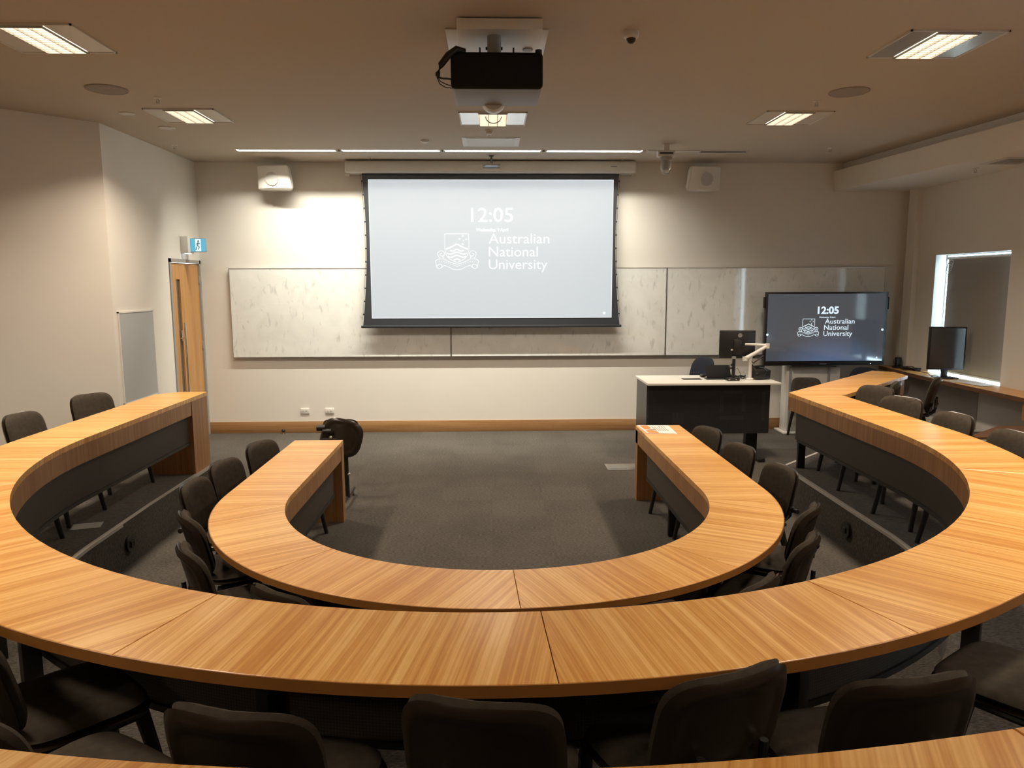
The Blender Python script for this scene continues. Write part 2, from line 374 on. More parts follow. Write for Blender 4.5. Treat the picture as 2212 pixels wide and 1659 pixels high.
# ------------------------------------------------------------------ window with blind
win = bpy.data.objects.new('window_1', None); COL.objects.link(win); struct(win)
win['label'] = 'deep window in the right wall covered by a roller blind'
fr = MB()
for a in ((WY0, WY0+0.012), (WY1-0.012, WY1)): fr.box(XR+0.15, XR+0.17, a[0], a[1], WZ0, WZ1)
fr.box(XR+0.15, XR+0.17, WY0, WY1, WZ0, WZ0+0.012); fr.box(XR+0.15, XR+0.17, WY0, WY1, WZ1-0.012, WZ1)
fr.build('window_frame', M_alu, win)
MB().box(XR+0.157, XR+0.161, WY0+0.012, WY1-0.012, WZ0+0.012, WZ1-0.012).build('glass', M_glass, win)

win2 = bpy.data.objects.new('window_2', None); COL.objects.link(win2); struct(win2)
MB().box(XR+0.157, XR+0.161, 3.00, 4.40, WZ0-.04, WZ1).build('glass', M_glass, win2)
b_2 = thing('roller_blind', (XR+0.12, 3.7, WZ1), 0, 'taupe roller blind in the right wall beside the viewer, outside the photo', 'blind')
MB().box(-.012, -.008, -.30, .68, -1.53, 0).build('blind_fabric', M_blind, b_2)
bl_ = thing('roller_blind', (XR+0.12, 8.8, WZ1), 0, 'taupe roller blind pulled down in the right-hand window, daylight leaking round it', 'blind')
def L(o, p): return (p[0]-o.location.x, p[1]-o.location.y, p[2]-o.location.z)
def child(mb, name, m, root, **k):
    """mesh written in world coordinates, re-based under an unrotated root"""
    mb.bm.transform(Matrix.Translation(-root.location)); return mb.build(name, m, root, **k)
child(MB().box(XR+0.108, XR+0.112, WY0+0.10, 9.60, 0.955, WZ1-0.055), 'blind_fabric', M_blind, bl_)
child(MB().cyl((XR+0.122, WY0+0.03, WZ1-0.048), (XR+0.122, 9.62, WZ1-0.048), 0.020), 'roller_tube', M_white, bl_)
child(MB().box(XR+0.100, XR+0.120, WY0+0.10, 9.60, 0.942, 0.965, 0.004), 'bottom_rail', M_frame, bl_)
child(MB().box(XR+0.09, XR+0.145, 9.62, 9.635, WZ1-0.09, WZ1-0.01, 0.01), 'bracket', M_white, bl_)
ch = MB()
for k in range(3): ch.tube([(XR+0.085+0.012*math.cos(t), 9.53+0.055*math.sin(t)+0.01*k, WZ1-0.13-0.03*k+0.06*math.cos(t*1.0)) for t in [i*2*PI/16 for i in range(16)]], 0.004, 6, closed=True)
child(ch, 'bead_chain', M_white, bl_)

# ================================================================== PLATFORMS
CX1, CY1 = 0.04, 4.79           # centre of the inner bench
CX2, CY2 = 0.03, 5.04           # centre of the outer rows
def arc(cx, cy, r, a0, a1, n=48):
    """angle measured from straight toward the camera (-y), positive to the right"""
    return [(cx+r*math.sin(a), cy-r*math.cos(a)) for a in [a0+(a1-a0)*i/n for i in range(n+1)]]
R = math.radians
edge1 = [(-2.77, 7.17)] + arc(CX2, CY2, 2.78, R(-90), R(90), 64) + [(2.84, 6.93), (3.55, 7.60), (4.55, 8.50), (5.9, 8.5)]
plat = edge1 + [(5.9, -3.05), (-5.95, -3.05), (-5.95, 6.03), (-4.85, 7.17)]
p1 = struct(MB().prism(plat, 0, H1).build('tiered_platform', M_carpet, smooth=0))
p1['label'] = 'lower carpeted platform carrying the long outer bench'
def nosing(path, z, parent, w=0.03):
    ins = []
    for i, p in enumerate(path):
        a = Vector(path[max(0, i-1)]); b = Vector(path[min(len(path)-1, i+1)]); t = (b-a).normalized()
        nrm = Vector((t.y, -t.x)); ins.append((p[0]+nrm.x*w, p[1]+nrm.y*w))
    out = [(2*p[0]-q[0], 2*p[1]-q[1]) for p, q in zip(path, ins)]
    out = [(p[0]+(o[0]-p[0])*0.15, p[1]+(o[1]-p[1])*0.15) for p, o in zip(path, out)]
    MB().strip(out, ins, z-0.02, z+0.004).build('step_nosing', M_nosing, parent, smooth=0)
nosing([(-2.77, 7.17), (-2.77, 5.9)]+arc(CX2, CY2, 2.78, R(-90), R(-62), 20), H1, p1)
nosing(arc(CX2, CY2, 2.78, R(62), R(90), 20)+[(2.84, 6.93), (3.55, 7.60), (4.55, 8.50), (5.9, 8.5)], H1, p1)
edge2 = [(-3.95, 5.0)] + arc(CX2, CY2, 3.95, R(-88), R(88), 64) + [(4.10, 6.46), (5.9, 6.46)]
plat2 = edge2 + [(5.9, -3.05), (-5.95, -3.05), (-5.95, 5.0)]
p2 = struct(MB().prism(plat2, H1, H2).build('tiered_platform', M_carpet, smooth=0))
p2['label'] = 'upper carpeted platform behind the outer bench'
nosing([(4.10, 6.46), (5.0, 6.46), (5.9, 6.46)], H2, p2)
# power outlets set in the riser
for (x, y, lab) in ((-2.752, 5.43, 'oval black outlet plate in the carpeted riser on the left'), (2.812, 5.54, 'oval black outlet plate in the carpeted riser on the right')):
    s = 1 if x > 0 else -1
    t = thing('riser_outlet', (x, y, 0.17), 0, lab, 'outlet', 'outlets in the platform riser')
    MB().cyl((0, 0, 0), (-0.02*s, 0, 0), 0.065, n=24).build('plate', M_dark, t)
    MB().box(-0.028*s, -0.018*s, -0.02, 0.02, -0.025, 0.02, 0.003).build('socket', M_black, t)

# ================================================================== BENCH DESKS
def offset_curve(pairs, t):
    """point at distance t (m) from the inner edge toward the outer edge"""
    out = []
    for a, b in pairs:
        a_, b_ = Vector(a), Vector(b); dd = (b_-a_).normalized(); out.append(tuple(a_+dd*t))
    return out
def bench_pairs(cx, cy, ri, ro, yl, yr, a0=-90, a1=90, n=72):
    P = []
    if yl: P += [((cx-ri, y), (cx-ro, y)) for y in [yl+(cy-yl)*i/6 for i in range(6)]]
    P += list(zip(arc(cx, cy, ri, R(a0), R(a1), n), arc(cx, cy, ro, R(a0), R(a1), n)))
    if yr: P += [((cx+ri, y), (cx+ro, y)) for y in [cy+(yr-cy)*(i+1)/6 for i in range(6)]]
    return P
def cut(pairs, cuts, cx, cy):
    """split at angles (deg) measured like arc()"""
    def ang(pr):
        x, y = pr[0][0]-cx, cy-pr[0][1]
        return math.degrees(math.atan2(x, y))
    segs, cur, k = [], [], 0
    for pr in pairs:
        cur.append(pr)
        if k < len(cuts) and ang(pr) >= cuts[k]-1e-6:
            segs.append(cur); cur = [pr]; k += 1
    segs.append(cur); return segs
def trim_gap(seg, g=0.0015):
    def sh(p, q):
        p_, q_ = Vector(p), Vector(q); return tuple(p_+(q_-p_).normalized()*g)
    s = list(seg)
    s[0] = (sh(seg[0][0], seg[1][0]), sh(seg[0][1], seg[1][1])); s[-1] = (sh(seg[-1][0], seg[-2][0]), sh(seg[-1][1], seg[-2][1]))
    return s
def bench(label, z0, pairs, cuts, grains, cx, cy, mod_rng, legs, group='curved timber benches'):
    root = thing('curved_bench_desk', (cx, cy, z0), 0, label, 'desk', group)
    for seg, g in zip(cut(pairs, cuts, cx, cy), grains):
        s = trim_gap(seg)
        A = [p[0] for p in s]; A2 = offset_curve(s, 0.0); B = [p[1] for p in s]
        mb = MB().strip(A2, B, z0+T-0.036, z0+T, 'plan', R(g)-PI/2)
        bmesh.ops.bevel(mb.bm, geom=[e for e in mb.bm.edges if all(abs(v.co.z-(z0+T)) < 1e-5 for v in e.verts) and len(e.link_faces) == 2 and any(abs(f.calc_center_median().z-(z0+T)) > 1e-4 for f in e.link_faces)], offset=0.0015, segments=1, affect='EDGES')
        child(mb, 'desktop', M_top, root, smooth=20)
    eb = [(b_, tuple(Vector(b_)+(Vector(b_)-Vector(a_)).normalized()*.004)) for a_, b_ in pairs]
    child(MB().strip([p[0] for p in eb], [p[1] for p in eb], z0+T-0.036, z0+T-0.0012), 'edge_band', M_edge, root, smooth=20)
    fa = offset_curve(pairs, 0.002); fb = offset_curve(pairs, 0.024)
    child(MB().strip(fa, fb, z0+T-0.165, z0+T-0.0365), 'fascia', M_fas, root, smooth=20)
    mp = pairs[mod_rng[0]:len(pairs)-mod_rng[1]]
    child(MB().strip(offset_curve(mp, 0.040), offset_curve(mp, 0.048), z0+0.30, z0+T-0.04), 'modesty_panel', M_modesty, root, smooth=20)
    rail = MB().strip(offset_curve(mp, 0.032), offset_curve(mp, 0.058), z0+0.285, z0+0.31)
    child(rail, 'lower_rail', M_black, root, smooth=20)
    for i, off in legs:
        a, b = Vector(pairs[i][0]), Vector(pairs[i][1]); dd = (b-a).normalized(); c = a+dd*0.10; an = math.atan2(dd.y, dd.x)
        MM = Matrix.Translation((c.x, c.y, 0)) @ Matrix.Rotation(an, 4, 'Z')
        child(MB().box(-0.035, 0.035, -0.022, 0.022, z0, z0+T-0.037, 0.004, MM), 'leg', M_black, root)
    return root
# inner bench on the lowest floor
P1 = bench_pairs(CX1, CY1, 1.37, 1.80, 6.48, 7.05)
b1 = bench('inner U-shaped timber bench on the lowest floor, paper on its right end', 0.0, P1, [-80, -40, 0.1, 40, 80], [-90, -58, -27, 24, 62, 90], CX1, CY1, (1, 1),
           [(17, .2), (26, .2), (36, .2), (48, .2), (56, .2), (65, .2), (81, .12)])
for y in (6.48, 7.05):
    s = -1 if y < 6.6 else 1
    x0, x1 = (CX1-1.80, CX1-1.368) if s < 0 else (CX1+1.368, CX1+1.80)
    child(MB().box(x0+.004, x1, y-0.10, y-0.002, 0, T-0.037, 0.001).box_uv('z'), 'end_panel', M_fas, b1, smooth=0)
# outer bench on platform one
P2 = bench_pairs(CX2, CY2, 2.815, 3.245, 6.80, 6.72)
b2_ = bench('long outer U-shaped timber bench on the lower platform, its right end turning into a wing', H1, P2, [-66, -22, 0.1, 22, 66], [-90, -45, -10, 11, 46, 90], CX2, CY2, (0, 0),
            [(12, .2), (20, .2), (26, .2), (36, .2), (43, .2), (50, .2), (60, .2), (69, .2)])
# chamfered left end box
endL = [(-2.785, 6.8012), (-2.785, 7.19), (-3.06, 7.19), (-3.215, 7.04), (-3.215, 6.8012)]
child(MB().prism(endL, H1+T-0.036, H1+T).planar_uv(0), 'desktop', M_top, b2_, smooth=0)
endB = [(-2.788, 6.82), (-2.788, 7.187), (-3.05, 7.187), (-3.205, 7.03), (-3.205, 6.82)]
child(MB().prism(endB, H1, H1+T-0.0365).box_uv('z'), 'end_panel', M_fas, b2_, smooth=0)
# right wing at 45 degrees
wing = [(2.845, 6.7212), (2.845, 6.885), (4.55, 8.60), (4.735, 8.45), (4.70, 8.105), (3.318, 6.7212)]
child(MB().prism(wing, H1+T-0.036, H1+T).planar_uv(0.0), 'desktop', M_top, b2_, smooth=0)
fp = [(2.847, 6.722), (2.847, 6.885), (4.549, 8.597)]; fq = [(2.869, 6.722), (2.869, 6.876), (4.565, 8.581)]
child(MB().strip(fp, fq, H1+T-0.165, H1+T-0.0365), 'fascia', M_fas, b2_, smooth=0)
mp = [(2.92, 6.722), (2.92, 6.86), (4.45, 8.40)]; mq = [(2.928, 6.722), (2.928, 6.857), (4.456, 8.394)]
child(MB().strip(mp, mq, H1+0.28, H1+T-0.04), 'modesty_panel', M_modesty, b2_, smooth=0)
child(MB().box(2.94, 3.01, 6.82, 6.86, H1, H1+T-0.037, 0.004), 'leg', M_black, b2_)
child(MB().prism([(4.48, 8.45), (4.56, 8.56), (4.71, 8.44), (4.675, 8.12), (4.58, 8.02), (4.58, 8.40)], H1, H1+T-0.0365).box_uv('z'), 'end_panel', M_fas, b2_, smooth=0)
# third bench on platform two, right in front of the viewer
P3 = bench_pairs(CX2, CY2, 4.065, 4.50, None, None, -42, 42, 60)
b3 = bench('nearest curved timber bench on the upper platform, cropped by the bottom of the photo', H2, P3, [-14, 10], [-28, -22, 26], CX2, CY2, (0, 0), [(3, .2), (18, .2), (42, .2), (57, .2)])

# ================================================================== CHAIRS
def pad(w, h, t, bend=0.0, n=4.0, rings=9, seg=44, puff=1.0, back_recess=0.0, taper=0.0):
    """superellipse cushion in local XZ, thickness along Y (front = +Y); bend wraps the sides toward +Y"""
    b = bmesh.new(); front, back = [], []
    for i in range(rings+1):
        r = (i/rings)**0.75
        fr_, bk_ = [], []
        prof = (1-r**(5 if puff else 12))
        prof = max(prof, 0)**0.5
        for k in range(seg):
            a = 2*PI*k/seg; c, s = math.cos(a), math.sin(a)
            ex = math.copysign(abs(c)**(2/n), c); ez = math.copysign(abs(s)**(2/n), s)
            x = ex*r*w/2; z = ez*r*h/2
            x *= 1-taper*(z/h+0.5)
            y0 = bend*(2*x/w)**2 - 0.5*bend
            fr_.append((x, y0+t/2*prof, z))
            rec = back_recess if r < 0.80 else 0
            bk_.append((x, y0-t/2*prof+rec, z))
            if i == 0: break
        front.append(fr_); back.append(bk_)
    def mk(L_): return [[b.verts.new(p) for p in ring] for ring in L_]
    Fv, Bv = mk(front), mk(back)
    # merge the rims
    for S in (Fv, Bv):
        for k in range(seg): b.faces.new((S[0][0], S[1][k], S[1][(k+1) % seg]))
        for i in range(1, rings):
            for k in range(seg): b.faces.new((S[i][k], S[i+1][k], S[i+1][(k+1) % seg], S[i][(k+1) % seg]))
    for k in range(seg): b.faces.new((Fv[-1][k], Fv[-1][(k+1) % seg], Bv[-1][(k+1) % seg], Bv[-1][k]))
    bmesh.ops.remove_doubles(b, verts=b.verts[:], dist=1e-5)
    return b
def mb_from(b, M=None):
    m = MB(); m._merge(b, M); return m
def frame_chair(fab, shell):
    """local: sitter faces +Y, origin on the floor under the seat"""
    root = bpy.data.objects.new('meeting_chair', None); COL.objects.link(root); root.empty_display_size = .1
    RX = lambda a: Matrix.Rotation(R(a), 4, 'X')
    seatM = Matrix.Translation((0, 0.02, 0.455)) @ RX(-93) @ Matrix.Identity(4)
    mb_from(pad(0.42, 0.39, 0.055, 0.0, 4.5), Matrix.Translation((0, 0.0, 0.452)) @ RX(88)).build('seat_cushion', fab, root, smooth=60)
    mb_from(pad(0.435, 0.405, 0.035, 0.0, 4.5), Matrix.Translation((0, 0.0, 0.428)) @ RX(88)).build('seat_shell', shell, root, smooth=60)
    BM = Matrix.Translation((0, -0.215, 0.640)) @ RX(13)
    mb_from(pad(0.392, 0.350, 0.058, 0.045, 4.0), BM @ Matrix.Translation((0, 0.010, 0.003))).build('back_cushion', fab, root, smooth=60)
    mb_from(pad(0.405, 0.365, 0.034, 0.048, 3.8, back_recess=0.010, puff=0), BM @ Matrix.Translation((0, -0.014, 0))).build('back_shell', shell, root, smooth=40)
    br_ = MB()
    for s in (-1, 1): br_.tube([(s*.10, -.05, .425), (s*.10, -.20, .425), (s*.10, -.255, .47), (s*.10, -.262, .60)], 0.012, 8)
    br_.box(-.13, .13, -.272, -.250, .50, .54, .004)
    bk = br_.build('back_bracket', M_black, root)
    for s in (-1, 1): MB().cyl((s*.145, -.262, .52), (s*.175, -.262, .52), .016).build('adjust_knob', M_black, bk)
    fr_ = MB()
    for s in (-1, 1): fr_.tube([(s*.185, .17, .405), (s*.185, -.15, .405)], .014, 8)
    fr_.tube([(-.185, .11, .405), (.185, .11, .405)], .012, 8); fr_.tube([(-.185, -.11, .405), (.185, -.11, .405)], .012, 8)
    fr_.build('seat_frame', M_black, root)
    for sx in (-1, 1):
        for y0, y1 in ((.15, .225), (-.13, -.235)):
            l = MB().tube([(sx*.185, y0, .405), (sx*.20, (y0+y1)/2, .21), (sx*.212, y1, .012)], [.024, .020, .016], 10)
            lg = l.build('leg', M_black, root)
            MB().cyl((sx*.213, y1, 0), (sx*.213, y1, .018), .016, n=12).build('foot_glide', M_dark, lg)
    return root
proto = frame_chair(M_fabric, M_shell)
used = [False]
def chair(px, py, z, face, label, group):
    """px,py = plan position of the top of the backrest; face = direction the sitter faces (deg from +x)"""
    f = Vector((math.cos(R(face)), math.sin(R(face))))
    o = proto if not used[0] else copy_tree(proto); used[0] = True
    o.location = (px+f.x*0.262, py+f.y*0.262, z); o.rotation_euler = (0, 0, R(face)-PI/2)
    tag(o, label, 'chair', group); return o
GI, GO, GN = 'chairs around the inner bench', 'chairs along the sides of the outer bench', 'chairs at the near curve of the outer bench'
for a in [
 (-1.95, 6.06, 0, -20, 'grey-brown fabric chair nearest the front wall on the left of the inner bench', GI),
 (-2.02, 5.41, 0, -13, 'fabric chair, second from the front on the left of the inner bench', GI),
 (-2.02, 4.84, 0, -4, 'fabric chair, third from the front on the left of the inner bench', GI),
 (-1.75, 4.10, 0, 34, 'chair turned edge-on at the left bend of the inner bench, black shell to the left', GI),
 (-1.53, 3.56, 0, 34, 'lower of the two edge-on chairs at the left bend of the inner bench', GI),
 (-.94, 3.03, 0, 54, 'chair at the lower left of the inner bench, only its curved back edge showing', GI),
 (1.99, 6.52, 0, 202, 'fabric chair nearest the lectern on the right of the inner bench', GI),
 (2.04, 5.79, 0, 198, 'fabric chair, second from the lectern on the right of the inner bench', GI),
 (2.10, 5.09, 0, 192, 'fabric chair, third from the lectern beside the inner bench, near the step corner', GI),
 (1.88, 4.12, 0, 144, 'upper of the two edge-on chairs at the right bend of the inner bench', GI),
 (1.64, 3.60, 0, 143, 'lower of the two edge-on chairs at the right bend of the inner bench', GI),
 (1.20, 3.07, 0, 135, 'chair at the lower right of the inner bench, back edge rising beside the outer bench', GI),
 (0.61, 2.84, 0, 104, 'chair between the two benches, just a sliver of its back showing right of centre', GI),
 (-3.59, 6.57, H1, -27, 'fabric chair at the far end of the left outer bench, below the grey wall panel', GO),
 (-3.58, 5.57, H1, -6, 'fabric chair behind the left outer bench, near the left edge of the photo', GO),
 (-3.52, 4.86, H1, 0, 'chair behind the left outer bench, cut off by the left edge of the photo', GO),
 (3.63, 6.72, H1, 203, 'fabric chair at the inside corner of the right bench and its wing', GO),
 (3.95, 6.98, H1, 150, 'chair in the wing corner, only its shell edge rising behind another chair', GO),
 (3.50, 6.06, H1, 205, 'wide fabric chair behind the right bench, second from the wing corner', GO),
 (4.55, 7.30, H1, 146, 'chair seen from the side leaning toward the window counter', GO),
 (3.45, 5.26, H1, 187, 'fabric chair standing behind the right bench near the bright reflection on the wood', GO),
 (3.41, 4.58, H1, 183, 'fabric chair behind the right bench at the right edge of the photo', GO),
 (-1.54, 2.04, H1, 48, 'black-backed chair at the far left of the near curve, rising over the bench edge', GN),
 (-1.23, 1.60, H1, 58, 'brown-lit chair at the bottom left corner, seen edge-on', GN),
 (-0.60, 1.57, H1, 77, 'dark chair back at the bottom, left of the centre seam', GN),
 (-0.035, 1.59, H1, 79, 'dark chair back at the bottom, directly below the centre seam of the outer bench', GN),
 (0.605, 1.70, H1, 112, 'dark chair back overlapping the near edge of the outer bench, right of centre', GN),
 (1.04, 1.66, H1, 98, 'broad dark chair back at the bottom right', GN),
 (1.90, 2.06, H1, 125, 'chair at the right edge whose seat shows under the outer bench', GN),
 (4.36, 10.0, 0, 264, 'dark chair with a square padded back before the white stand of the display', 'chairs by the front wall'),
]: chair(*a)

def swivel_chair(x, y, z, face, label, hgt):
    root = thing('swivel_chair', (x, y, z), R(face)-PI/2, label, 'chair', 'navy swivel chairs')
    RX = lambda a: Matrix.Rotation(R(a), 4, 'X')
    mb_from(pad(0.47, 0.46, 0.07, 0, 4), Matrix.Translation((0, 0.02, 0.48)) @ RX(88)).build('seat', M_blue, root, smooth=60)
    mb_from(pad(0.44, 0.50, 0.06, 0.05, 3.2, taper=0.12), Matrix.Translation((0, -0.24, hgt-0.25)) @ RX(10)).build('backrest', M_blue, root, smooth=60)
    MB().tube([(0, -.02, .44), (0, -.22, .44), (0, -.27, .50), (0, -.255, hgt-.25)], .018, 8).build('back_bracket', M_black, root)
    MB().cyl((0, 0, .08), (0, 0, .45), .025).build('gas_post', M_black, root)
    ba = MB()
    for k in range(5):
        a = 2*PI*k/5; ba.tube([(0, 0, .10), (.27*math.cos(a), .27*math.sin(a), .065)], [.022, .014], 8)
    ba = ba.build('base', M_black, root)
    for k in range(5):
        a = 2*PI*k/5; c, s = .27*math.cos(a), .27*math.sin(a)
        MB().cyl((c-.02*s, s+.02*c, .028), (c+.02*s, s-.02*c, .028), .028).build('castor', M_dark, ba)
    return root
swivel_chair(2.74, 9.95, 0, 215, 'navy swivel chair tucked behind the white lectern desk', 1.10)
swivel_chair(4.92, 9.55, 0, 235, 'navy swivel chair under the right end of the big display', 0.98)

# nesting chair with its seat flipped upright beside the left end of the inner bench
fx = thing('nesting_chair', (-1.53, 7.05, 0), 0, 'black nesting chair, seat folded up, past the left end of the inner bench', 'chair')
RXm = lambda a: Matrix.Rotation(R(a), 4, 'X')
mb_from(pad(0.40, 0.36, 0.05, 0.05, 3.0, back_recess=0.008), Matrix.Translation((0.085, -0.10, 0.655)) @ Matrix.Rotation(R(14), 4, 'Y') @ RXm(-12)).build('folded_seat', M_shell, fx, smooth=50)
me_ = MB().box(-.09, .06, -.165, -.125, .58, .66, .012).cyl((-.13, -.15, .76), (-.05, -.15, .76), .030, n=16).cyl((-.07, -.17, .73), (.01, -.17, .73), .024, n=16)
me_.build('tilt_mechanism', M_dark, fx)
MB().sph((.0, -.165, .67), .016).build('lever_ball', M_chrome, fx)
MB().cyl((.03, -.17, .60), (.07, -.18, .60), .03, n=20).build('pivot_cap', M_greyplas, fx)
for sx in (-.12, .13):
    lg = MB().tube([(sx, -.12, .60), (sx, -.12, .30), (sx+.005, -.12, .07)], .021, 10).build('upright', M_black, fx)
MB().tube([(-.12, -.28, .07), (-.12, .22, .07)], .016, 8).build('foot_bar', M_black, fx)
MB().tube([(.13, -.28, .07), (.13, .22, .07)], .016, 8).build('foot_bar', M_black, fx)
MB().sph((.152, -.13, .30), .016).build('stud', M_chrome, fx)
mb_from(pad(0.36, 0.26, 0.03, 0.05, 3.6), Matrix.Translation((.02, .20, .66)) @ RXm(8)).build('backrest', M_shell, fx, smooth=50)
MB().tube([(-.12, -.10, .50), (-.12, .10, .52), (-.12, .17, .60)], .014, 8).tube([(.13, -.10, .50), (.13, .10, .52), (.12, .17, .60)], .014, 8).build('back_support', M_black, fx)
for sx in (-.12, .13):
    for sy in (-.26, .20):
        MB().cyl((sx-.012, sy, .028), (sx+.012, sy, .028), .028).build('castor', M_greyplas, fx)

# ================================================================== FRONT WALL ITEMS
# whiteboards
G = 'whiteboards along the front wall'
for (x0, x1, lab) in ((-3.63, -0.572, 'left whiteboard panel, heavily smudged, beside the door corner'), (-0.568, 2.478, 'middle whiteboard panel, mostly behind the projection screen'), (2.482, 5.60, 'right whiteboard panel behind the lectern and the big display')):
    t = thing('whiteboard', ((x0+x1)/2, D-0.035, 1.71), 0, lab, 'whiteboard', G)
    w_ = (x1-x0)/2
    MB().box(-w_+.008, w_-.008, -.016, .012, -.612, .612, .001).build('writing_surface', M_board, t, smooth=0)
    f_ = MB(); f_.box(-w_, w_, -.018, .014, .612, .622); f_.box(-w_, w_, -.020, .014, -.622, -.612); f_.box(-w_, -w_+.008, -.018, .014, -.622, .622); f_.box(w_-.008, w_, -.018, .014, -.622, .622)
    f_.build('trim_frame', M_alu, t, smooth=0)
    k_ = MB()
    for x in (-w_*.7, 0, w_*.7): k_.box(x-.03, x+.03, .012, .034, -.5, .5)
    k_.build('wall_batten', M_frame, t, smooth=0)

# ---------- lettering / crest
def text_mesh(s, size, bold=0.0, spacing=1.0):
    cu = bpy.data.curves.new('txt', 'FONT'); cu.body = s; cu.size = size; cu.offset = bold; cu.space_character = spacing; cu.extrude = 0.0006; cu.resolution_u = 3
    o = bpy.data.objects.new('txt', cu); COL.objects.link(o)
    dg = bpy.context.evaluated_depsgraph_get(); me = bpy.data.meshes.new_from_object(o.evaluated_get(dg))
    bpy.data.objects.remove(o); bpy.data.curves.remove(cu); return me
def put_text(s, x0, x1, ybase, capheight, MM, m, parent, name='lettering', bold=0.0):
    """fit text between x0..x1 with baseline ybase (local plane units)"""
    me = text_mesh(s, 1.0, bold)
    xs = [v.co.x for v in me.vertices]
    ref = text_mesh('H', 1.0, bold); hy = max(v.co.y for v in ref.vertices); bpy.data.meshes.remove(ref)
    sx = (x1-x0)/(max(xs)-min(xs)); sy = capheight/hy; mx = min(xs)
    for v in me.vertices: v.co = Vector((x0+(v.co.x-mx)*sx, ybase+v.co.y*sy, v.co.z))
    me.transform(MM); me.materials.clear(); me.materials.append(m); me.name = name
    o = bpy.data.objects.new(name, me); COL.objects.link(o); o.parent = parent; return o
def ribbon(mb, pts, w, MM):
    pts = [Vector((p[0], p[1], 0)) for p in pts]; A, B = [], []
    for i, p in enumerate(pts):
        a = pts[max(0, i-1)]; b = pts[min(len(pts)-1, i+1)]; t = (b-a).normalized(); n_ = Vector((-t.y, t.x, 0))*w/2
        A.append(mb.bm.verts.new(MM @ (p+n_))); B.append(mb.bm.verts.new(MM @ (p-n_)))
    for i in range(len(pts)-1): mb.bm.faces.new((A[i], A[i+1], B[i+1], B[i]))
def smoothp(P, n=8):
    out = []
    for i in range(len(P)-1):
        p0 = P[max(i-1, 0)]; p1_ = P[i]; p2_ = P[i+1]; p3 = P[min(i+2, len(P)-1)]
        for k in range(n):
            t = k/n
            out.append(tuple(0.5*((2*p1_[j])+(-p0[j]+p2_[j])*t+(2*p0[j]-5*p1_[j]+4*p2_[j]-p3[j])*t*t+(-p0[j]+3*p1_[j]-3*p2_[j]+p3[j])*t**3) for j in (0, 1)))
    out.append(P[-1]); return out
def crest(MM, m, parent, lw=9):
    """drawn in a 700 x 570 unit field, y down, centred on x=478; MM maps (x,-y)"""
    mb = MB(); c = 478
    def rb(pts, w, mirror=False):
        ribbon(mb, [(x, -y) for x, y in pts], w, MM)
        if mirror: ribbon(mb, [(2*c-x, -y) for x, y in pts], w, MM)
    rb([(283, 460), (673, 460)], lw)
    rb([(287, 455)]+smoothp([(287, 460), (285, 620), (292, 740), (330, 830), (400, 880), (478, 910)]), lw, True)
    for x, y, r in ((575, 493, 15), (522, 540, 14), (628, 545, 12), (585, 565, 9), (572, 620, 15)):
        ribbon(mb, [(x-r, -y), (x+r, -y)], r*1.7, MM); ribbon(mb, [(x, -y+r), (x, -y-r)], r*.9, MM)
    rb([(302, 702), (390, 668), (478, 618)], 24, True)
    def wave(y, hw, amp, th):
        pts = [(c+hw*(i/24-1)*1.0 if False else c-hw+2*hw*i/24, y-amp*math.cos(3*PI*(i/24-.5))) for i in range(25)]
        rb(pts, th)
    wave(718, 108, 14, 22); wave(765, 160, 15, 22); wave(815, 145, 15, 22); 
    rb(smoothp([(425, 872), (450, 866), (478, 855), (506, 866), (531, 872)]), 22)
    # scroll below
    rb(smoothp([(130, 895), (155, 868), (215, 858), (270, 862), (360, 905), (478, 942)]), lw, True)
    rb(smoothp([(268, 958), (340, 985), (410, 1018), (478, 1028)]), lw, True)
    rb(smoothp([(130, 895), (145, 945), (150, 985), (190, 1012), (232, 990), (268, 958)]), lw, True)
    rb(smoothp([(155, 975), (175, 948), (215, 942), (235, 962), (225, 995)]), lw, True)
    rb(smoothp([(205, 858), (180, 810), (168, 765), (200, 732), (248, 730), (278, 765), (262, 805), (225, 808), (205, 780), (240, 765)]), lw, True)
    rb(smoothp([(268, 862), (255, 825), (262, 805)]), lw, True)
    if lw > 8:
        for k in range(9):   # tiny motto strokes along the band
            x = 185+k*36; y = 905+ (0 if x < 260 else (x-260)*.34); rb([(x, y-10), (x+18, y+8-6)], 7, True)
    return mb.build('crest', m, parent, smooth=0)

# ---------- projection screen
scr = thing('projection_screen', (0.01, 10.36, 3.75), 0, 'motorised projection screen lowered on the front wall, showing a clock and a crest', 'projection screen')
YS = 10.28
case = MB(); case.box(-1.9566, 1.982, 10.19, 10.43, 3.5952, 3.7575, 0.03, seg=4)
child(case, 'housing', M_offwhite, scr)
child(MB().box(1.63, 1.71, 10.187, 10.192, 3.673, 3.681), 'indicator_slot', M_dark, scr)
child(MB().box(-1.95, -1.90, 10.26, 10.30, 3.56, 3.60).box(1.93, 1.98, 10.26, 10.30, 3.56, 3.60), 'end_bracket', M_offwhite, scr)
def edge_x(z, s):   # concave tensioned edges
    t = (z-1.542)/(3.58-1.542); base = 1.789+(1.749-1.789)*t
    return s*(base-0.055*math.sin(PI*min(1, max(0, t)))**0.9)+0.01
zs = [1.538+(3.600-1.538)*i/24 for i in range(25)]
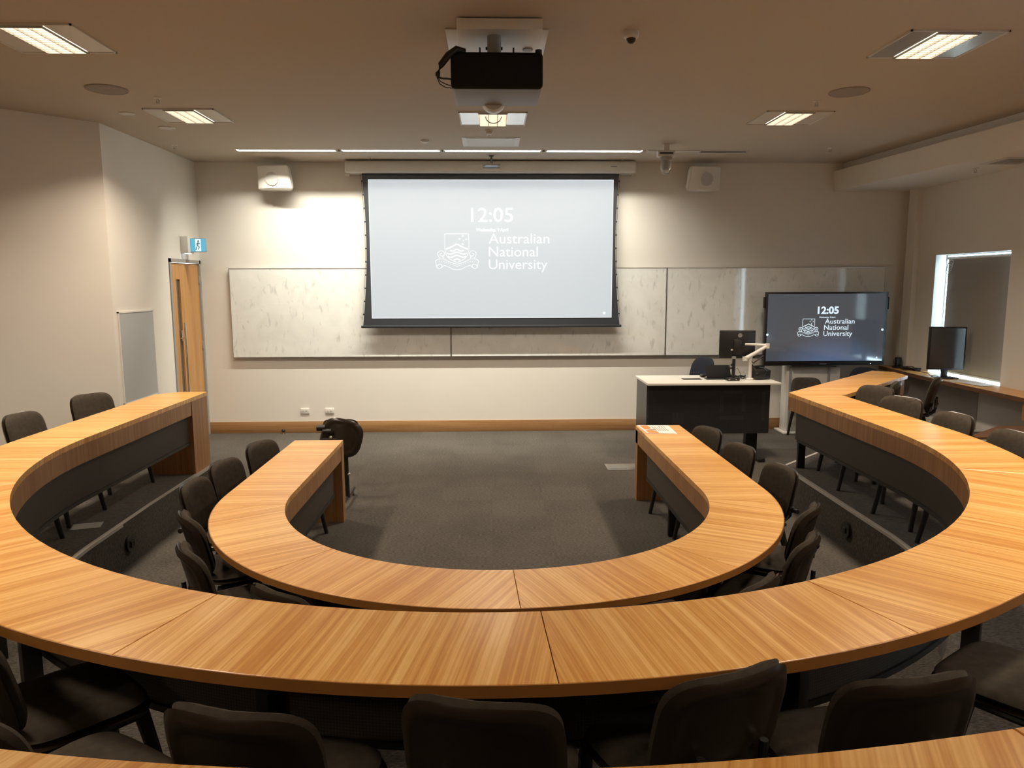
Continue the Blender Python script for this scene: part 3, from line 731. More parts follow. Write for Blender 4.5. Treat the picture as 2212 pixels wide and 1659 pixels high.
def sheet(name, xl, xr, y, zlist, m, th=.002):
    mb = MB(); vs_ = []
    for z in zlist: vs_.append([mb.bm.verts.new((xl(z), y, z)), mb.bm.verts.new((xr(z), y, z)), mb.bm.verts.new((xr(z), y+th, z)), mb.bm.verts.new((xl(z), y+th, z))])
    for a, b in zip(vs_, vs_[1:]):
        for k in range(4): mb.bm.faces.new((a[k], a[(k+1) % 4], b[(k+1) % 4], b[k]))
    mb.bm.faces.new(vs_[0]); mb.bm.faces.new(vs_[-1][::-1]); return child(mb, name, m, scr, smooth=0)
sheet('screen_border', lambda z: edge_x(z, -1), lambda z: edge_x(z, 1), YS, zs, M_scrbord)
child(MB().box(-1.655, 1.685, YS-.0025, YS-.0005, 1.639, 3.517), 'projected_image', M_screen, scr, smooth=0)
img = MB()
for (a, b_, c_, d_) in ((-1.655, 1.685, 3.509, 3.517), (-1.655, 1.685, 1.639, 1.646), (-1.655, -1.647, 1.639, 3.517), (1.677, 1.685, 1.639, 3.517)): img.box(a, b_, YS-.004, YS-.0026, c_, d_)
child(img, 'image_edge_glow', M_scrfaint, scr, smooth=0)
child(MB().box(-1.805, 1.825, 10.26, 10.305, 1.507, 1.541, .008), 'bottom_bar', M_scrbord, scr)
for s in (-1, 1):
    for i in range(11):
        z = 1.695+i*0.180; x = edge_x(z, s); child(MB().box(x-(.018 if s < 0 else 0), x+(0 if s < 0 else .018), YS-.002, YS+.004, z-.010, z+.010), 'tension_tab', M_scrbord, scr, smooth=0)
cb_ = MB()
for s in (-1, 1): cb_.tube([(edge_x(z, s)+s*.016, YS+.001, z) for z in zs[1:]], .002, 5)
child(cb_, 'tension_cord', M_black, scr)
# screen graphics: plane frame with x right, y up at the screen (1 unit = 1 px of the photographed screen)
PXM = 3.340/529.0     # metres per photo pixel on this screen
def scrM(px, py, unit):    # px,py: photo pixel of the local origin
    x = -1.655+(px-796.5)*PXM; z = 3.517-(py-387)*1.878/301
    return Matrix.Translation((x, YS-.0030, z)) @ Matrix.Rotation(PI/2, 4, 'X') @ Matrix.Scale(unit, 4)
def scr_local(MM): return Matrix.Translation(-scr.location) @ MM
k = 1/7.373
SM = scr_local(scrM(920, 440, PXM*k))
put_text('12:05', 710, 1380, -272, 218, SM, M_scrwhite, scr, bold=0.0)
put_text('Wednesday, 9 April', 785, 1305, -418, 46, SM, M_scrwhite, scr, bold=0.02)
put_text('Australian', 990, 1965, -612, 155, SM, M_scrfaint, scr)
put_text('National', 990, 1780, -818, 155, SM, M_scrfaint, scr)
put_text('University', 990, 1935, -1020, 155, SM, M_scrfaint, scr)
crest(SM, M_scrfaint, scr, 9)
ic = MB(); ic.box(1.566, 1.594, YS-.0045, YS-.0027, 1.685, 1.717, .0); child(ic, 'corner_icon', M_scrwhite, scr, smooth=0)

# sensor bar hung in front of the screen housing
sb = thing('sensor_bar', (0.015, 9.9, C), 0, 'small black sensor bar hanging from the ceiling over the projection screen', 'sensor')
MB().cyl((0, 0, 0), (0, 0, -.10), .012).box(-.03, .03, -.03, .03, -.008, 0).build('stem', M_dark, sb)
MB().box(-.115, .115, -.02, .02, -.155, -.115, .006).build('bar', M_scrbord, sb)
MB().box(-.08, .08, -.023, -.019, -.143, -.128, .001).build('lens_window', mat('sensor_window', (0.06, 0.09, 0.14), 0.15), sb)

# wall speakers
def speaker(x, s, lab):
    t = thing('wall_speaker', (x, 10.24, 3.52), R(-10*s), lab, 'speaker', 'white wall loudspeakers')
    b = bmesh.new(); bmesh.ops.create_cube(b, size=1)
    bmesh.ops.subdivide_edges(b, edges=b.edges[:], cuts=6, use_grid_fill=True)
    for v in b.verts:
        x_, y_, z_ = v.co
        hw = .235-.02*(z_+.5)*1.0; dep = .10
        zz = z_*.30
        yy = y_*2*dep
        if y_ < 0: yy -= .045*(1-(2*x_)**2) ; xx = x_*2*hw
        else: xx = x_*2*hw*.72
        yy += (z_)*-.05
        v.co = Vector((xx, yy, zz))
    bmesh.ops.bevel(b, geom=[e for e in b.edges if e.calc_face_angle(0) > .7], offset=.012, segments=2, affect='EDGES')
    mb_from(b).build('cabinet', M_white, t, smooth=50)
    M_gr = mat('speaker_grille_grey', (0.46, 0.45, 0.43), 0.7)  # one even grey for the driver grille
    MB().lathe([(.001, 0), (.085, 0), (.088, .004), (.001, .0042)], M=Matrix.Translation((.0, -.150, -.02)) @ Matrix.Rotation(PI/2+.165, 4, 'X')).build('driver_grille', M_gr, t)
    MB().box(-.03, .03, .06, .195, -.05, .05, .004).build('wall_bracket', M_offwhite, t)
    return t
speaker(-2.87, 1, 'white wall loudspeaker high up left of the projection screen')
speaker(2.89, -1, 'white wall loudspeaker high up right of the projection screen')

# wall power points and door stop
for (x, lab) in ((-2.67, 'white double power point on the front wall, the one nearer the door'), (-2.32, 'white double power point on the front wall, the one nearer the folded chair')):
    t = thing('power_point', (x, D, 0.315), 0, lab, 'power point', 'power points on the front wall')
    MB().box(-.062, .062, -.012, 0, -.04, .04, .004).build('plate', M_white, t)
    for sx in (-.022, .022):
        MB().box(sx-.012, sx+.012, -.0145, -.0115, -.002 if x < -2.5 else -.012, .018 if x < -2.5 else .026, .001).build('switch', M_offwhite if x < -2.5 else M_white, t)
ds = thing('door_stop', (-2.97, 10.37, 0), 0, 'small round chrome door stop on the carpet by the front skirting', 'door stop')
MB().lathe([(.035, 0), (.035, .006), (.012, .01), (.012, .03)]).build('base', M_chrome, ds)
MB().sph((0, 0, .045), .028).build('rubber_ball', M_dark, ds)

# grey access panel on the left wall
ap = thing('wall_panel', (XL, 8.47, 1.32), 0, 'grey flush access panel on the left wall beside the door', 'panel')
MB().box(0, .012, -.40, .40, -.50, .485).build('panel_face', M_panelgrey, ap, smooth=0)
f_ = MB(); f_.box(0, .018, -.415, -.40, -.52, .50); f_.box(0, .018, .40, .415, -.52, .50); f_.box(0, .018, -.415, .415, .485, .50); f_.box(0, .018, -.415, .415, -.52, -.50)
f_.build('panel_frame', M_white, ap, smooth=0)

# exit sign above the door
ex = thing('exit_sign', (XL, 9.91, 2.62), 0, 'small illuminated blue running-man exit sign above the door', 'exit sign')
MB().box(0, .10, -.10, .10, -.10, .115, .008).build('housing', M_white, ex)
MB().box(.10, .30, -.02, .02, -.085, .09, .003).build('blade', mat('sign_blade_edge', (0.25, 0.35, 0.40), 0.3), ex)
fc = MB().box(.105, .295, -.023, -.0205, -.08, .085); fc.build('sign_face', M_exitblue, ex, smooth=0)
fg = MB(); fg.box(.165, .235, -.0245, -.0235, -.075, .08)
fg.build('sign_doorway', M_exitwhite, ex, smooth=0)
mn = MB(); mn.sph((.205, -.026, .055), .011, sy=.15); 
for seg_ in ([(.205, .04), (.195, .0)], [(.195, .0), (.215, -.02), (.205, -.055)], [(.195, .0), (.180, -.025), (.172, -.06)], [(.203, .035), (.220, .02), (.228, .03)], [(.203, .035), (.185, .022), (.178, .005)]):
    mn.tube([(a, -.026, b) for a, b in seg_], .006, 6)
mn.build('running_figure', mat('figure_blue', (0.05, 0.2, 0.3), 0.5), ex)
MB().box(.03, .08, -.05, .05, -.108, -.10).build('downlight_lens', M_exitlamp, ex, smooth=0)

# ================================================================== CEILING ITEMS
def troffer(x, y, label, bright=False):
    t = thing('ceiling_troffer', (x, y, C), 0, label, 'ceiling light', 'recessed louvre troffers')
    w_, d_ = .335, .295
    f_ = MB(); f_.box(-w_, w_, -d_, -d_+.012, -.012, 0); f_.box(-w_, w_, d_-.012, d_, -.012, 0); f_.box(-w_, -w_+.012, -d_, d_, -.012, 0); f_.box(w_-.012, w_, -d_, d_, -.012, 0)
    f_.build('rim', M_offwhite, t, smooth=0)
    for s in (-1, 1):
        pl = MB(); a0, a1 = (-w_+.012, -.145) if s < 0 else (.145, w_-.012)
        pl.box(a0, a1, -d_+.012, d_-.012, -.007, -.001)
        pl.build('reflector_wing', M_reflect if bright else M_offwhite, t, smooth=0)
    MB().box(-.137, .137, -.265, .265, -.006, -.003).build('lamp_lens', M_louvre, t, smooth=0)
    lv = MB()
    for i in range(12): yy = -.265+.53*i/11; lv.box(-.137, .137, yy-.0022, yy+.0022, -.022, -.007)
    for xx in (-.137, -.046, .046, .137): lv.box(xx-.0025, xx+.0025, -.265, .265, -.022, -.007)
    lv.build('louvre', M_blade, t, smooth=0)
    e_ = MB(); e_.box(-.145, .145, -.283, -.268, -.02, 0); e_.box(-.145, .145, .268, .283, -.02, 0)
    e_.build('louvre_end', M_blade, t, smooth=0)
    ld = bpy.data.lights.new('troffer_lamp', 'AREA'); ld.shape = 'RECTANGLE'; ld.size = .26; ld.size_y = .52; ld.energy = TROFFER_W; ld.color = LOUVRE_COL; ld.spread = R(132)
    lo = bpy.data.objects.new('troffer_lamp', ld); COL.objects.link(lo); lo.parent = t; lo.location = (0, 0, -.024)
    return t
troffer(-3.01, 5.335, 'nearest ceiling troffer on the left, cropped by the photo edge')
troffer(-2.96, 7.63, 'second ceiling troffer on the left, farther toward the front wall')
troffer(3.12, 5.335, 'nearest ceiling troffer on the right with a shiny bright corner', True)
troffer(3.02, 7.63, 'second ceiling troffer on the right, farther toward the front wall')
troffer(0.03, 7.72, 'middle ceiling troffer directly behind the projector with bright mirror wings', True)
for x in (-3.0, 3.05):
    for y, nm in ((3.0, 'over the middle of the room'), (0.65, 'above the viewer'), (-1.7, 'added as fill behind the viewer')):  # rearmost pair is added fill, lifting the shadows on the near chair backs
        troffer(x, y, 'ceiling troffer %s on the %s, outside the photo' % (nm, 'left' if x < 0 else 'right'))
# linear slots washing the front wall
slots = [(-3.16, -1.92), (-1.86, -0.62), (-0.58, 0.645), (0.70, 1.93)]
names = ['leftmost', 'second from the left', 'third from the left', 'rightmost']
for (x0, x1), nm in zip(slots, names):
    t = thing('slot_light', ((x0+x1)/2, 9.54, C), 0, 'thin linear ceiling light, %s of the four lit ones' % nm, 'ceiling light', 'linear slot lights')
    w_ = (x1-x0)/2
    f_ = MB(); f_.box(-w_, w_, -.082, -.069, -.004, .02); f_.box(-w_, w_, .071, .084, -.004, .02); f_.box(-w_-.01, -w_+.015, -.069, .071, -.003, .13); f_.box(w_-.015, w_+.01, -.069, .071, -.003, .13)
    f_.build('slot_frame', M_offwhite, t, smooth=0)
    MB().box(-w_+.015, w_-.015, .058, .070, .0, .010).build('diffuser', M_slot, t, smooth=0)
    MB().box(-w_+.015, w_-.015, .062, .070, .011, .034).build('slot_side', mat('slot_side_blue', (0.02, 0.028, 0.05), 0.5), t, smooth=0)
    MB().box(-w_+.015, w_-.015, -.069, .070, .125, .13).build('slot_reflector', mat('blue_tinted_reflector', (0.25, 0.28, 0.36), 0.4, metal=.3), t, smooth=0)
    ld = bpy.data.lights.new('wall_wash', 'AREA'); ld.shape = 'RECTANGLE'; ld.size = 2*w_-.04; ld.size_y = .022; ld.energy = WASH_W; ld.color = WASH_COL
    lo = bpy.data.objects.new('wall_wash', ld); COL.objects.link(lo); lo.parent = t; lo.location = (0, -.055, .058)
    ld.spread = R(128); lo.rotation_euler = (R(13), 0, 0)
t = thing('air_slot', (2.66, 9.54, C), 0, 'unlit black linear air slot in the ceiling right of the slot lights', 'air vent')
MB().box(-.68, .60, -.075, -.05, -.008, 0).box(-.68, .60, .05, .075, -.008, 0).build('slot_frame', M_offwhite, t, smooth=0)
MB().box(-.68, .0, -.05, .05, -.006, 0).build('blanking_plate', M_offwhite, t, smooth=0)
MB().box(.0, .59, -.05, .05, -.005, -.001).build('slot_opening', M_dark, t, smooth=0)
# ceiling access panel
t = thing('ceiling_hatch', (0.01, 8.95, C), 0, 'flush white access hatch in the ceiling between the middle troffer and the slot lights', 'hatch')
MB().box(-.335, .335, -.27, .27, -.006, 0).build('hatch_frame', M_white, t, smooth=0)
MB().box(-.28, .28, -.235, .235, -.010, -.006).build('hatch_door', M_offwhite, t, smooth=0)
MB().box(.16, .24, -.20, -.18, -.012, -.010).build('latch', M_chrome, t, smooth=0)
for x in (-.45, .49): struct(MB().box(x-.0015, x+.0015, 9.63, 10.10, C-.0015, C).build('trim_1', M_frame, smooth=0))
# round ceiling speakers
def rnd(name, x, y, r, m, label, cat, group=None):
    t = thing(name, (x, y, C), 0, label, cat, group)
    MB().lathe([(r, 0), (r, -.006), (r*.94, -.010), (r*.93, -.006), (.001, -.006)][::-1]).build('rim', M_offwhite if m is not M_vent else M_vent, t)
    MB().lathe([(r*.93, -.004), (r*.93, -.0075), (.001, -.0085)][::-1]).build('grille', m, t); return t
rnd('ceiling_speaker', -3.27, 6.65, .17, M_vent, 'round ceiling loudspeaker grille on the left', 'speaker', 'round ceiling speakers')
rnd('ceiling_speaker', 3.14, 6.62, .17, M_vent, 'round ceiling loudspeaker grille on the right', 'speaker', 'round ceiling speakers')
rnd('ceiling_cover', -3.54, 7.56, .075, M_offwhite, 'small round white ceiling cover with a knob near the left wall', 'cover')
rnd('ceiling_cover', -3.44, 8.22, .085, M_offwhite, 'plain round white ceiling cover nearer the door', 'cover')
# sprinklers
SP = [(-2.97, 6.94, 'left, beside the round grille'), (-3.77, 9.20, 'left, close to the door corner'), (3.00, 6.95, 'right, beside the round grille'), (4.20, 9.27, 'right, next to the bulkhead end'), (-1.57, 10.02, 'front, over the left half of the screen housing'), (1.75, 9.98, 'front, over the right half of the screen housing')]
def sprinkler(x, y, z, lab):
    t = thing('sprinkler', (x, y, z), 0, 'small sprinkler head in the ceiling, '+lab, 'sprinkler', 'ceiling sprinklers')
    MB().lathe([(.034, 0), (.034, -.004), (.012, -.012), (.010, -.02)][::-1]).build('rose', M_offwhite, t)
    MB().tube([(-.008, 0, -.02), (-.014, 0, -.032), (0, 0, -.045), (.014, 0, -.032), (.008, 0, -.02)], .003, 6).lathe([(.018, -.045), (.018, -.048), (.001, -.048)][::-1], n=12).build('deflector', M_frame, t)
for x, y, l in SP: sprinkler(x, y, C, l)
sprinkler(5.45, 8.35, 3.385, 'under the bulkhead on the right')
t = thing('air_diffuser', (5.52, 7.85, 3.385), 0, 'square air diffuser under the bulkhead at the right edge', 'air vent')
MB().box(-.22, .22, -.22, .22, -.008, 0).build('frame', M_offwhite, t, smooth=0)
v_ = MB()
for i in range(4): v_.box(-.16+.035*i, .16-.035*i, -.16+.035*i, .16-.035*i, -.012-.004*i, -.008)
v_.build('cone_vanes', M_greyplas, t, smooth=0)
# dome camera
t = thing('dome_camera', (.94, 5.12, C), 0, 'small white dome camera with a dark bubble on the ceiling right of the projector', 'camera')
MB().lathe([(.052, 0), (.054, -.02), (.048, -.04), (.034, -.046)][::-1]).build('base', M_offwhite, t)
MB().sph((0, 0, -.048), .032, sz=1.0).build('bubble', mat('smoked_bubble', (0.03, 0.022, 0.016), 0.08), t)
# smoke detectors
for (x, y, r, lab) in ((-.76, 8.87, .05, 'low round smoke detector on the ceiling left of the hatch'), (-.01, 8.30, .045, 'round detector on a raised base between the middle troffer and the hatch')):
    t = thing('smoke_detector', (x, y, C), 0, lab, 'detector')
    MB().lathe([(r, 0), (r, -.014), (r*.9, -.018)][::-1]).build('base', M_white, t)
    hh = .045 if r < .05 else .028
    MB().lathe([(r*.82, -.016), (r*.80, -hh*.7), (r*.62, -hh), (.001, -hh-.002)][::-1]).build('sensor_cap', M_white, t)
    MB().lathe([(r*.83, -hh*.45), (r*.83, -hh*.55)]).build('sensor_gap', M_frame, t)
    if r < .05: MB().cyl((0, 0, -.04), (0, 0, -.065), .006).build('probe', M_chrome, t)
# glass-dome fitting
t = thing('glass_dome_fitting', (2.11, 9.05, C), 0, 'white ceiling bracket holding a clear glass dome, right of the slot lights', 'ceiling fitting')
MB().box(-.035, .035, -.03, .03, -.085, 0, .006).build('stem', M_offwhite, t)
MB().box(-.105, .105, -.05, .05, -.155, -.085, .008).build('bracket', M_offwhite, t)
MB().box(-.085, .075, -.054, -.049, -.125, -.105, .001).build('bracket_slot', M_dark, t)
MB().lathe([(.075, -.155), (.075, -.165), (.068, -.185), (.068, -.195)][::-1]).build('collar', M_frame, t)
MB().lathe([(.064, -.19), (.066, -.26), (.060, -.31), (.040, -.345), (.012, -.358), (.001, -.36)][::-1]).build('glass_dome', mat('dome_glass', (0.9, 0.88, 0.84), 0.08, trans=.85), t)
MB().cyl((0, 0, -.18), (0, 0, -.30), .022).build('inner_tube', M_greyplas, t)
# projector mount box and plate
t = thing('projector_mount', (.05, 5.38, C), 0, 'white ceiling plate and box above the projector', 'mount')
MB().box(-.34, .34, -.30, .30, -.010, 0, .002).build('ceiling_plate', M_offwhite, t)
MB().box(-.255, .285, -.52, .16, -.075, -.0105, .003).build('mount_box', M_white, t)
MB().cyl((-.02, -.38, -.07), (-.02, -.38, -.21), .045, n=24).build('drop_post', M_greyplas, t)
MB().cyl((-.075, -.38, -.15), (.035, -.38, -.15), .010, n=12).build('clamp_bolt', M_black, t)
MB().lathe([(.035, -.075), (.035, -.083), (.001, -.083)][::-1], c=(.21, -.12, 0)).build('grommet', M_frame, t)
# projector
pj = thing('projector', (.045, 4.80, 3.43), 0, 'large black-backed projector hanging upside down from the ceiling', 'projector')
MB().box(-.285, .285, 0, .50, -.105, .105, .028, seg=4).build('body', mat('mid_grey_casing', (0.21, 0.215, 0.22), 0.5), pj, smooth=40)
rb_ = MB().box(-.288, .288, -.012, .05, -.108, .108, .026, seg=4); rb_.build('rear_panel', mat('matte_black_panel', (0.016, 0.016, 0.017), 0.85, spec=.15), pj, smooth=40)
for sx in (-.262, .262): MB().cyl((sx, .03, .10), (sx, .03, .128), .021, n=20).build('foot', M_dark, pj)
MB().lathe([(.001, 0), (.076, 0), (.084, .03), (.084, .10), (.074, .115), (.001, .118)], M=Matrix.Translation((-.02, .46, -.058)) @ Matrix.Rotation(-PI/2, 4, 'X')).build('lens_barrel', M_offwhite, pj)
MB().tube([(.055-.02+.055*math.cos(a)-.055, .575, -.155-.045*math.sin(a)) for a in [i*PI/12 for i in range(13)]], .003, 6).build('cap_tether', M_dark, pj)
MB().box(-.035, -.02, .50, .503, -.095, -.088).build('status_led', mat('amber_led', (.5, .2, .05), .4, emit=(1, .45, .12), es=3), pj)
MB().box(-.11, -.10, .02, .06, .105, .14).box(.10, .11, .02, .06, .105, .14).build('mount_bracket', M_black, pj)
cbm = MB()
cbm.tube([(-.20, .02, .115), (-.25, -.01, .12), (-.30, -.02, .08), (-.345, -.03, .02), (-.365, -.03, -.03), (-.368, -.03, -.05)], [.018, .020, .022, .020, .016, .013], 10)
cbm.build('cable_sleeve', M_dark, pj)
cb2 = MB()
cb2.tube([(-.368, -.03, -.05), (-.34, -.02, -.057), (-.31, -.01, -.055), (-.284, .01, -.054)], .006, 8)
cb2.tube([(-.368, -.03, -.05), (-.35, -.02, -.075), (-.32, -.01, -.088), (-.284, .02, -.092)], .003, 6)
cb2.tube([(-.372, -.03, -.05), (-.355, -.02, -.09), (-.32, -.01, -.108), (-.275, .03, -.102)], .003, 6)
cb2.build('cable', M_black, pj)

# ================================================================== LECTERN AND ITS EQUIPMENT
lt = thing('lectern_desk', (2.58, 8.85, 0), 0, 'white-topped lectern desk with a black perforated front panel', 'desk')
ZT = .95
child(MB().box(1.83, 3.41, 8.47, 9.24, ZT-.028, ZT, .003), 'worktop', M_lam, lt)
M_lp = dotted('perforated_lectern_panel', (0.012, 0.0115, 0.012), (0.03, 0.03, 0.03), 0.016, 0.45)
fpn = MB().box(1.86, 3.31, 8.55, 8.565, .33, ZT-.03); fpn.box_uv('z'); child(fpn, 'front_panel', M_lp, lt, smooth=0)
child(MB().box(1.835, 1.86, 8.55, 9.15, .33, ZT-.03), 'side_panel', mat('side_panel_black', (0.030, 0.032, 0.036), .35), lt, smooth=0)
child(MB().box(3.29, 3.31, 8.565, 9.15, .33, ZT-.03), 'side_panel', M_black, lt, smooth=0)
for x in (1.98, 3.20):
    lg = child(MB().box(x-.07, x+.07, 8.80, 8.90, .05, .60, .004), 'leg_column', M_black, lt)
    MB().box(x-2.58-.045, x-2.58+.045, -.42, .35, 0.0, .05, .012).build('foot', M_black, lg)
child(MB().box(2.33, 2.56, 8.78, 8.90, ZT, ZT+.004, .001), 'cable_hatch', M_dark, lt)
v_ = MB()
for gx, gz, nx, nz in ((2.15, .45, 10, 9), (2.72, .50, 20, 3), (2.72, .60, 3, 12), (2.98, .60, 3, 12), (2.75, .82, 16, 2), (3.22, .48, 3, 22)):
    for i in range(nx):
        for j in range(nz):
            v_.box(gx+i*.014, gx+i*.014+.005, 8.5488, 8.55, gz+j*.016, gz+j*.016+.006)
child(v_, 'vent_holes', mat('vent_hole_edge', (0.07, 0.07, 0.075), .5), lt, smooth=0)

mo = thing('lectern_monitor', (3.01, 8.90, 1.37), R(-7), 'black monitor on a white arm at the lectern, seen from behind', 'monitor')
MB().box(-.215, .215, -.012, .018, -.17, .17, .008).build('casing', M_dark, mo)
MB().box(-.205, .205, .018, .020, -.16, .16).build('screen', M_lcdoff, mo, smooth=0)
MB().box(-.05, .05, -.035, -.010, -.13, .06, .01).build('mount_boss', M_black, mo)
lgm = MB().lathe([(.021, 0), (.026, 0), (.026, .0015), (.021, .0015), (.021, 0)], M=Matrix.Translation((.03, -.0125, .11)) @ Matrix.Rotation(PI/2, 4, 'X')); lgm.build('ring_logo', M_greyplas, mo)
put_text('DELL', -.018, .018, -.005, .011, Matrix.Translation((.03, -.0135, .11)) @ Matrix.Rotation(PI/2, 4, 'X'), M_greyplas, mo, 'logo_lettering', bold=.02)
MB().box(-.075, -.03, -.014, -.012, -.075, -.06).build('sticker', M_white, mo, smooth=0)
ar = thing('monitor_arm', (3.13, 8.76, ZT+.001), 0, 'white articulated arm clamped to the lectern worktop', 'monitor arm')
MB().lathe([(.045, 0), (.045, .015), (.024, .02), (.022, .26), (.028, .27), (.028, .29), (.001, .29)]).build('post', M_white, ar)
MB().tube([(-.07, -.01, .255), (.05, -.01, .32), (.19, -.01, .405)], [.026, .024, .022], 12).build('lower_arm', M_white, ar)
MB().tube([(.20, -.01, .415), (.04, .03, .425), (-.05, .06, .425)], [.020, .016, .014], 12).build('upper_arm', M_white, ar)
MB().cyl((.20, -.01, .38), (.20, -.01, .44), .026).build('joint', M_white, ar); MB().cyl((-.07, -.01, .23), (-.07, -.01, .28), .03).build('joint', M_white, ar)
MB().tube([(.0, -.01, .245), (.03, -.02, .20), (.15, -.015, .29), (.17, -.01, .36)], .008, 6).build('cable_clip', M_black, ar)
dc = thing('document_camera', (2.90, 8.70, ZT+.001), 0, 'black pole stand of a document camera at the lectern front edge', 'document camera')
MB().box(-.075, .075, -.06, .06, 0, .035, .012).build('base', M_dark, dc)
MB().cyl((0.01, 0, .03), (0.01, 0, .26), .020).build('column', M_dark, dc)
MB().lathe([(.022, .26), (.026, .285), (.001, .29)]).build('clear_cap', M_greyplas, dc, loc=(.01, 0, 0))
MB().sph((-.03, -.01, .15), .016).sph((-.02, -.01, .19), .014).sph((-.05, 0, .17), .010).build('clamp_knob', M_dark, dc)
MB().box(-.065, -.045, -.061, -.058, .012, .024).box(.02, .035, -.061, -.058, .012, .024).build('indicator', M_chrome, dc)
tbm = thing('control_tablet', (2.76, 8.86, ZT+.001), 0, 'black sloping control tablet on the lectern', 'tablet')
MB().box(-.15, .15, -.09, .02, 0, .012, .004).build('base', M_dark, tbm)
mb_ = MB().box(-.15, .15, -.012, .012, -.085, .085, .006, Matrix.Translation((.02, .02, .085)) @ Matrix.Rotation(R(-28), 4, 'X')); mb_.build('screen_unit', MATS['matte_black_panel'] if 'matte_black_panel' in MATS else M_black, tbm)
ms = thing('computer_mouse', (2.64, 9.02, ZT+.009), R(-70), 'black computer mouse at the back of the lectern worktop', 'mouse')
MB().sph((0, 0, .012), .045, sx=.62, sy=1.2, sz=.42).build('shell', M_dark, ms)
MB().box(-.002, .002, -.045, -.02, .026, .031).build('scroll_wheel', M_greyplas, ms)
kb = thing('keyboard', (2.90, 9.07, ZT+.001), 0, 'black keyboard behind the control tablet on the lectern', 'keyboard')
MB().box(-.19, .17, -.06, .06, 0, .018, .004).build('tray', M_dark, kb)
ph = thing('desk_phone', (3.27, 8.80, ZT+.016), R(12), 'black desk telephone at the right end of the lectern', 'telephone')
MB().box(-.10, .10, -.07, .09, 0, .11, .01, Matrix.Rotation(R(8), 4, 'X')).build('body', M_dark, ph)
MB().box(-.095, .02, -.09, .085, .0, .05, .01).build('front_plate', M_dark, ph)
MB().tube([(-.085, -.08, .05), (-.085, -.04, .10), (-.085, .06, .15)], [.018, .014, .02], 10).build('handset', M_black, ph)
MB().box(-.04, .09, .02, .09, .12, .155, .004, Matrix.Rotation(R(-10), 4, 'X')).build('display_hood', M_dark, ph)
MB().tube([(.0, -.08, .02), (.04, -.09, .09), (.01, -.07, .13), (-.05, -.06, .14)], .004, 6).build('cord', mat('blue_cord', (.08, .12, .18), .4), ph)
cbt = MB(); 
for k_, (a, b) in enumerate(((3.04, 8.80), (3.07, 8.90), (3.04, 8.90), (3.10, 8.95))):
    cbt.tube([(a+.06*math.cos(t_+k_), b+.045*math.sin(t_*1.3+k_), ZT+.008+.012*(1+math.sin(t_*2+k_))) for t_ in [i*.5 for i in range(14)]], .005, 6)
cbt.tube([(2.94, 8.79, ZT+.10), (2.99, 8.80, ZT+.14), (3.05, 8.83, ZT+.05), (3.06, 8.85, ZT+.01)], .003, 6)
tag(cbt.build('cable_bundle', M_dark), 'tangle of black cables between the pole stand and the telephone on the lectern', 'cables')

# ================================================================== BIG DISPLAY ON ITS STAND
dp = thing('interactive_display', (4.63, 10.08, 1.0), 0, 'big flat interactive display on a white stand showing a clock and a university crest', 'display')
W0, W1, Z0, Z1, YD = 3.775, 5.475, .975, 1.99, 10.04
child(MB().box(W0, W1, YD, YD+.07, Z0, Z1, .008), 'bezel', M_dark, dp)
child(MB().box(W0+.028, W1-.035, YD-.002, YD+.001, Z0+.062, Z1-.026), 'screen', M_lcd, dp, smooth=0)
child(MB().box(W0-.022, W0, YD+.01, YD+.06, 1.77, 1.92, .004), 'pen_holder', M_dark, dp)
child(MB().box(W1, W1+.022, YD+.01, YD+.06, 1.75, 1.92, .004), 'pen_holder', M_dark, dp)
child(MB().box(4.20, 4.80, YD-.01, YD+.05, Z0-.024, Z0-.001, .004), 'sound_bar', M_dark, dp)
child(MB().box(4.57, 4.66, YD-.001, YD, Z0+.018, Z0+.026), 'maker_mark', M_frame, dp, smooth=0)
child(MB().box(5.275, 5.29, YD-.001, YD, Z0+.018, Z0+.026), 'power_light', M_lcdtext, dp, smooth=0)
DP = 1.70/267.5
def dM(px, py, unit):
    return Matrix.Translation((W0+(px-1649.5)*DP-dp.location.x, YD-.0032-dp.location.y, Z1-(py-631)*DP-dp.location.z)) @ Matrix.Rotation(PI/2, 4, 'X') @ Matrix.Scale(unit, 4)
DM = dM(1700, 640, DP/12.29)
put_text('12:05', 775, 1345, -465, 190, DM, M_lcdtext, dp, bold=.035)
put_text('Wednesday, 9 April', 820, 1260, -580, 40, DM, M_lcdtext, dp, bold=.02)
put_text('Australian', 985, 1790, -730, 128, DM, M_lcdtext, dp, bold=.008)
put_text('National', 970, 1625, -893, 128, DM, M_lcdtext, dp, bold=.008)
put_text('University', 960, 1745, -1058, 128, DM, M_lcdtext, dp, bold=.008)
sC = 835/1000
CM = dM(1700, 640, DP/12.29) @ Matrix.Translation((548-478*sC, -600+455*sC, 0)) @ Matrix.Scale(sC, 4)
crest(CM, M_lcdtext, dp, 15)
icn = MB()
for px, py in ((1655, 723), (1908, 713), (1899, 774)): 
    x = W0+(px-1649.5)*DP; z = Z1-(py-631)*DP; icn.cyl((x, YD-.0035, z), (x, YD-.002, z), .017 if px != 1899 else .012, n=16)
child(icn, 'corner_icon', M_lcdtext, dp, smooth=0)
st = MB(); st.box(4.14, 4.90, 10.12, 10.30, .03, .95, .006)
child(st, 'stand', M_white, dp)
child(MB().box(4.175, 4.20, 10.09, 10.32, 0, .97).box(4.72, 4.745, 10.09, 10.32, 0, .97), 'stand_rail', M_greyplas, dp, smooth=0)
child(MB().box(4.10, 4.95, 10.04, 10.40, 0, .03, .01), 'stand_base', M_white, dp)

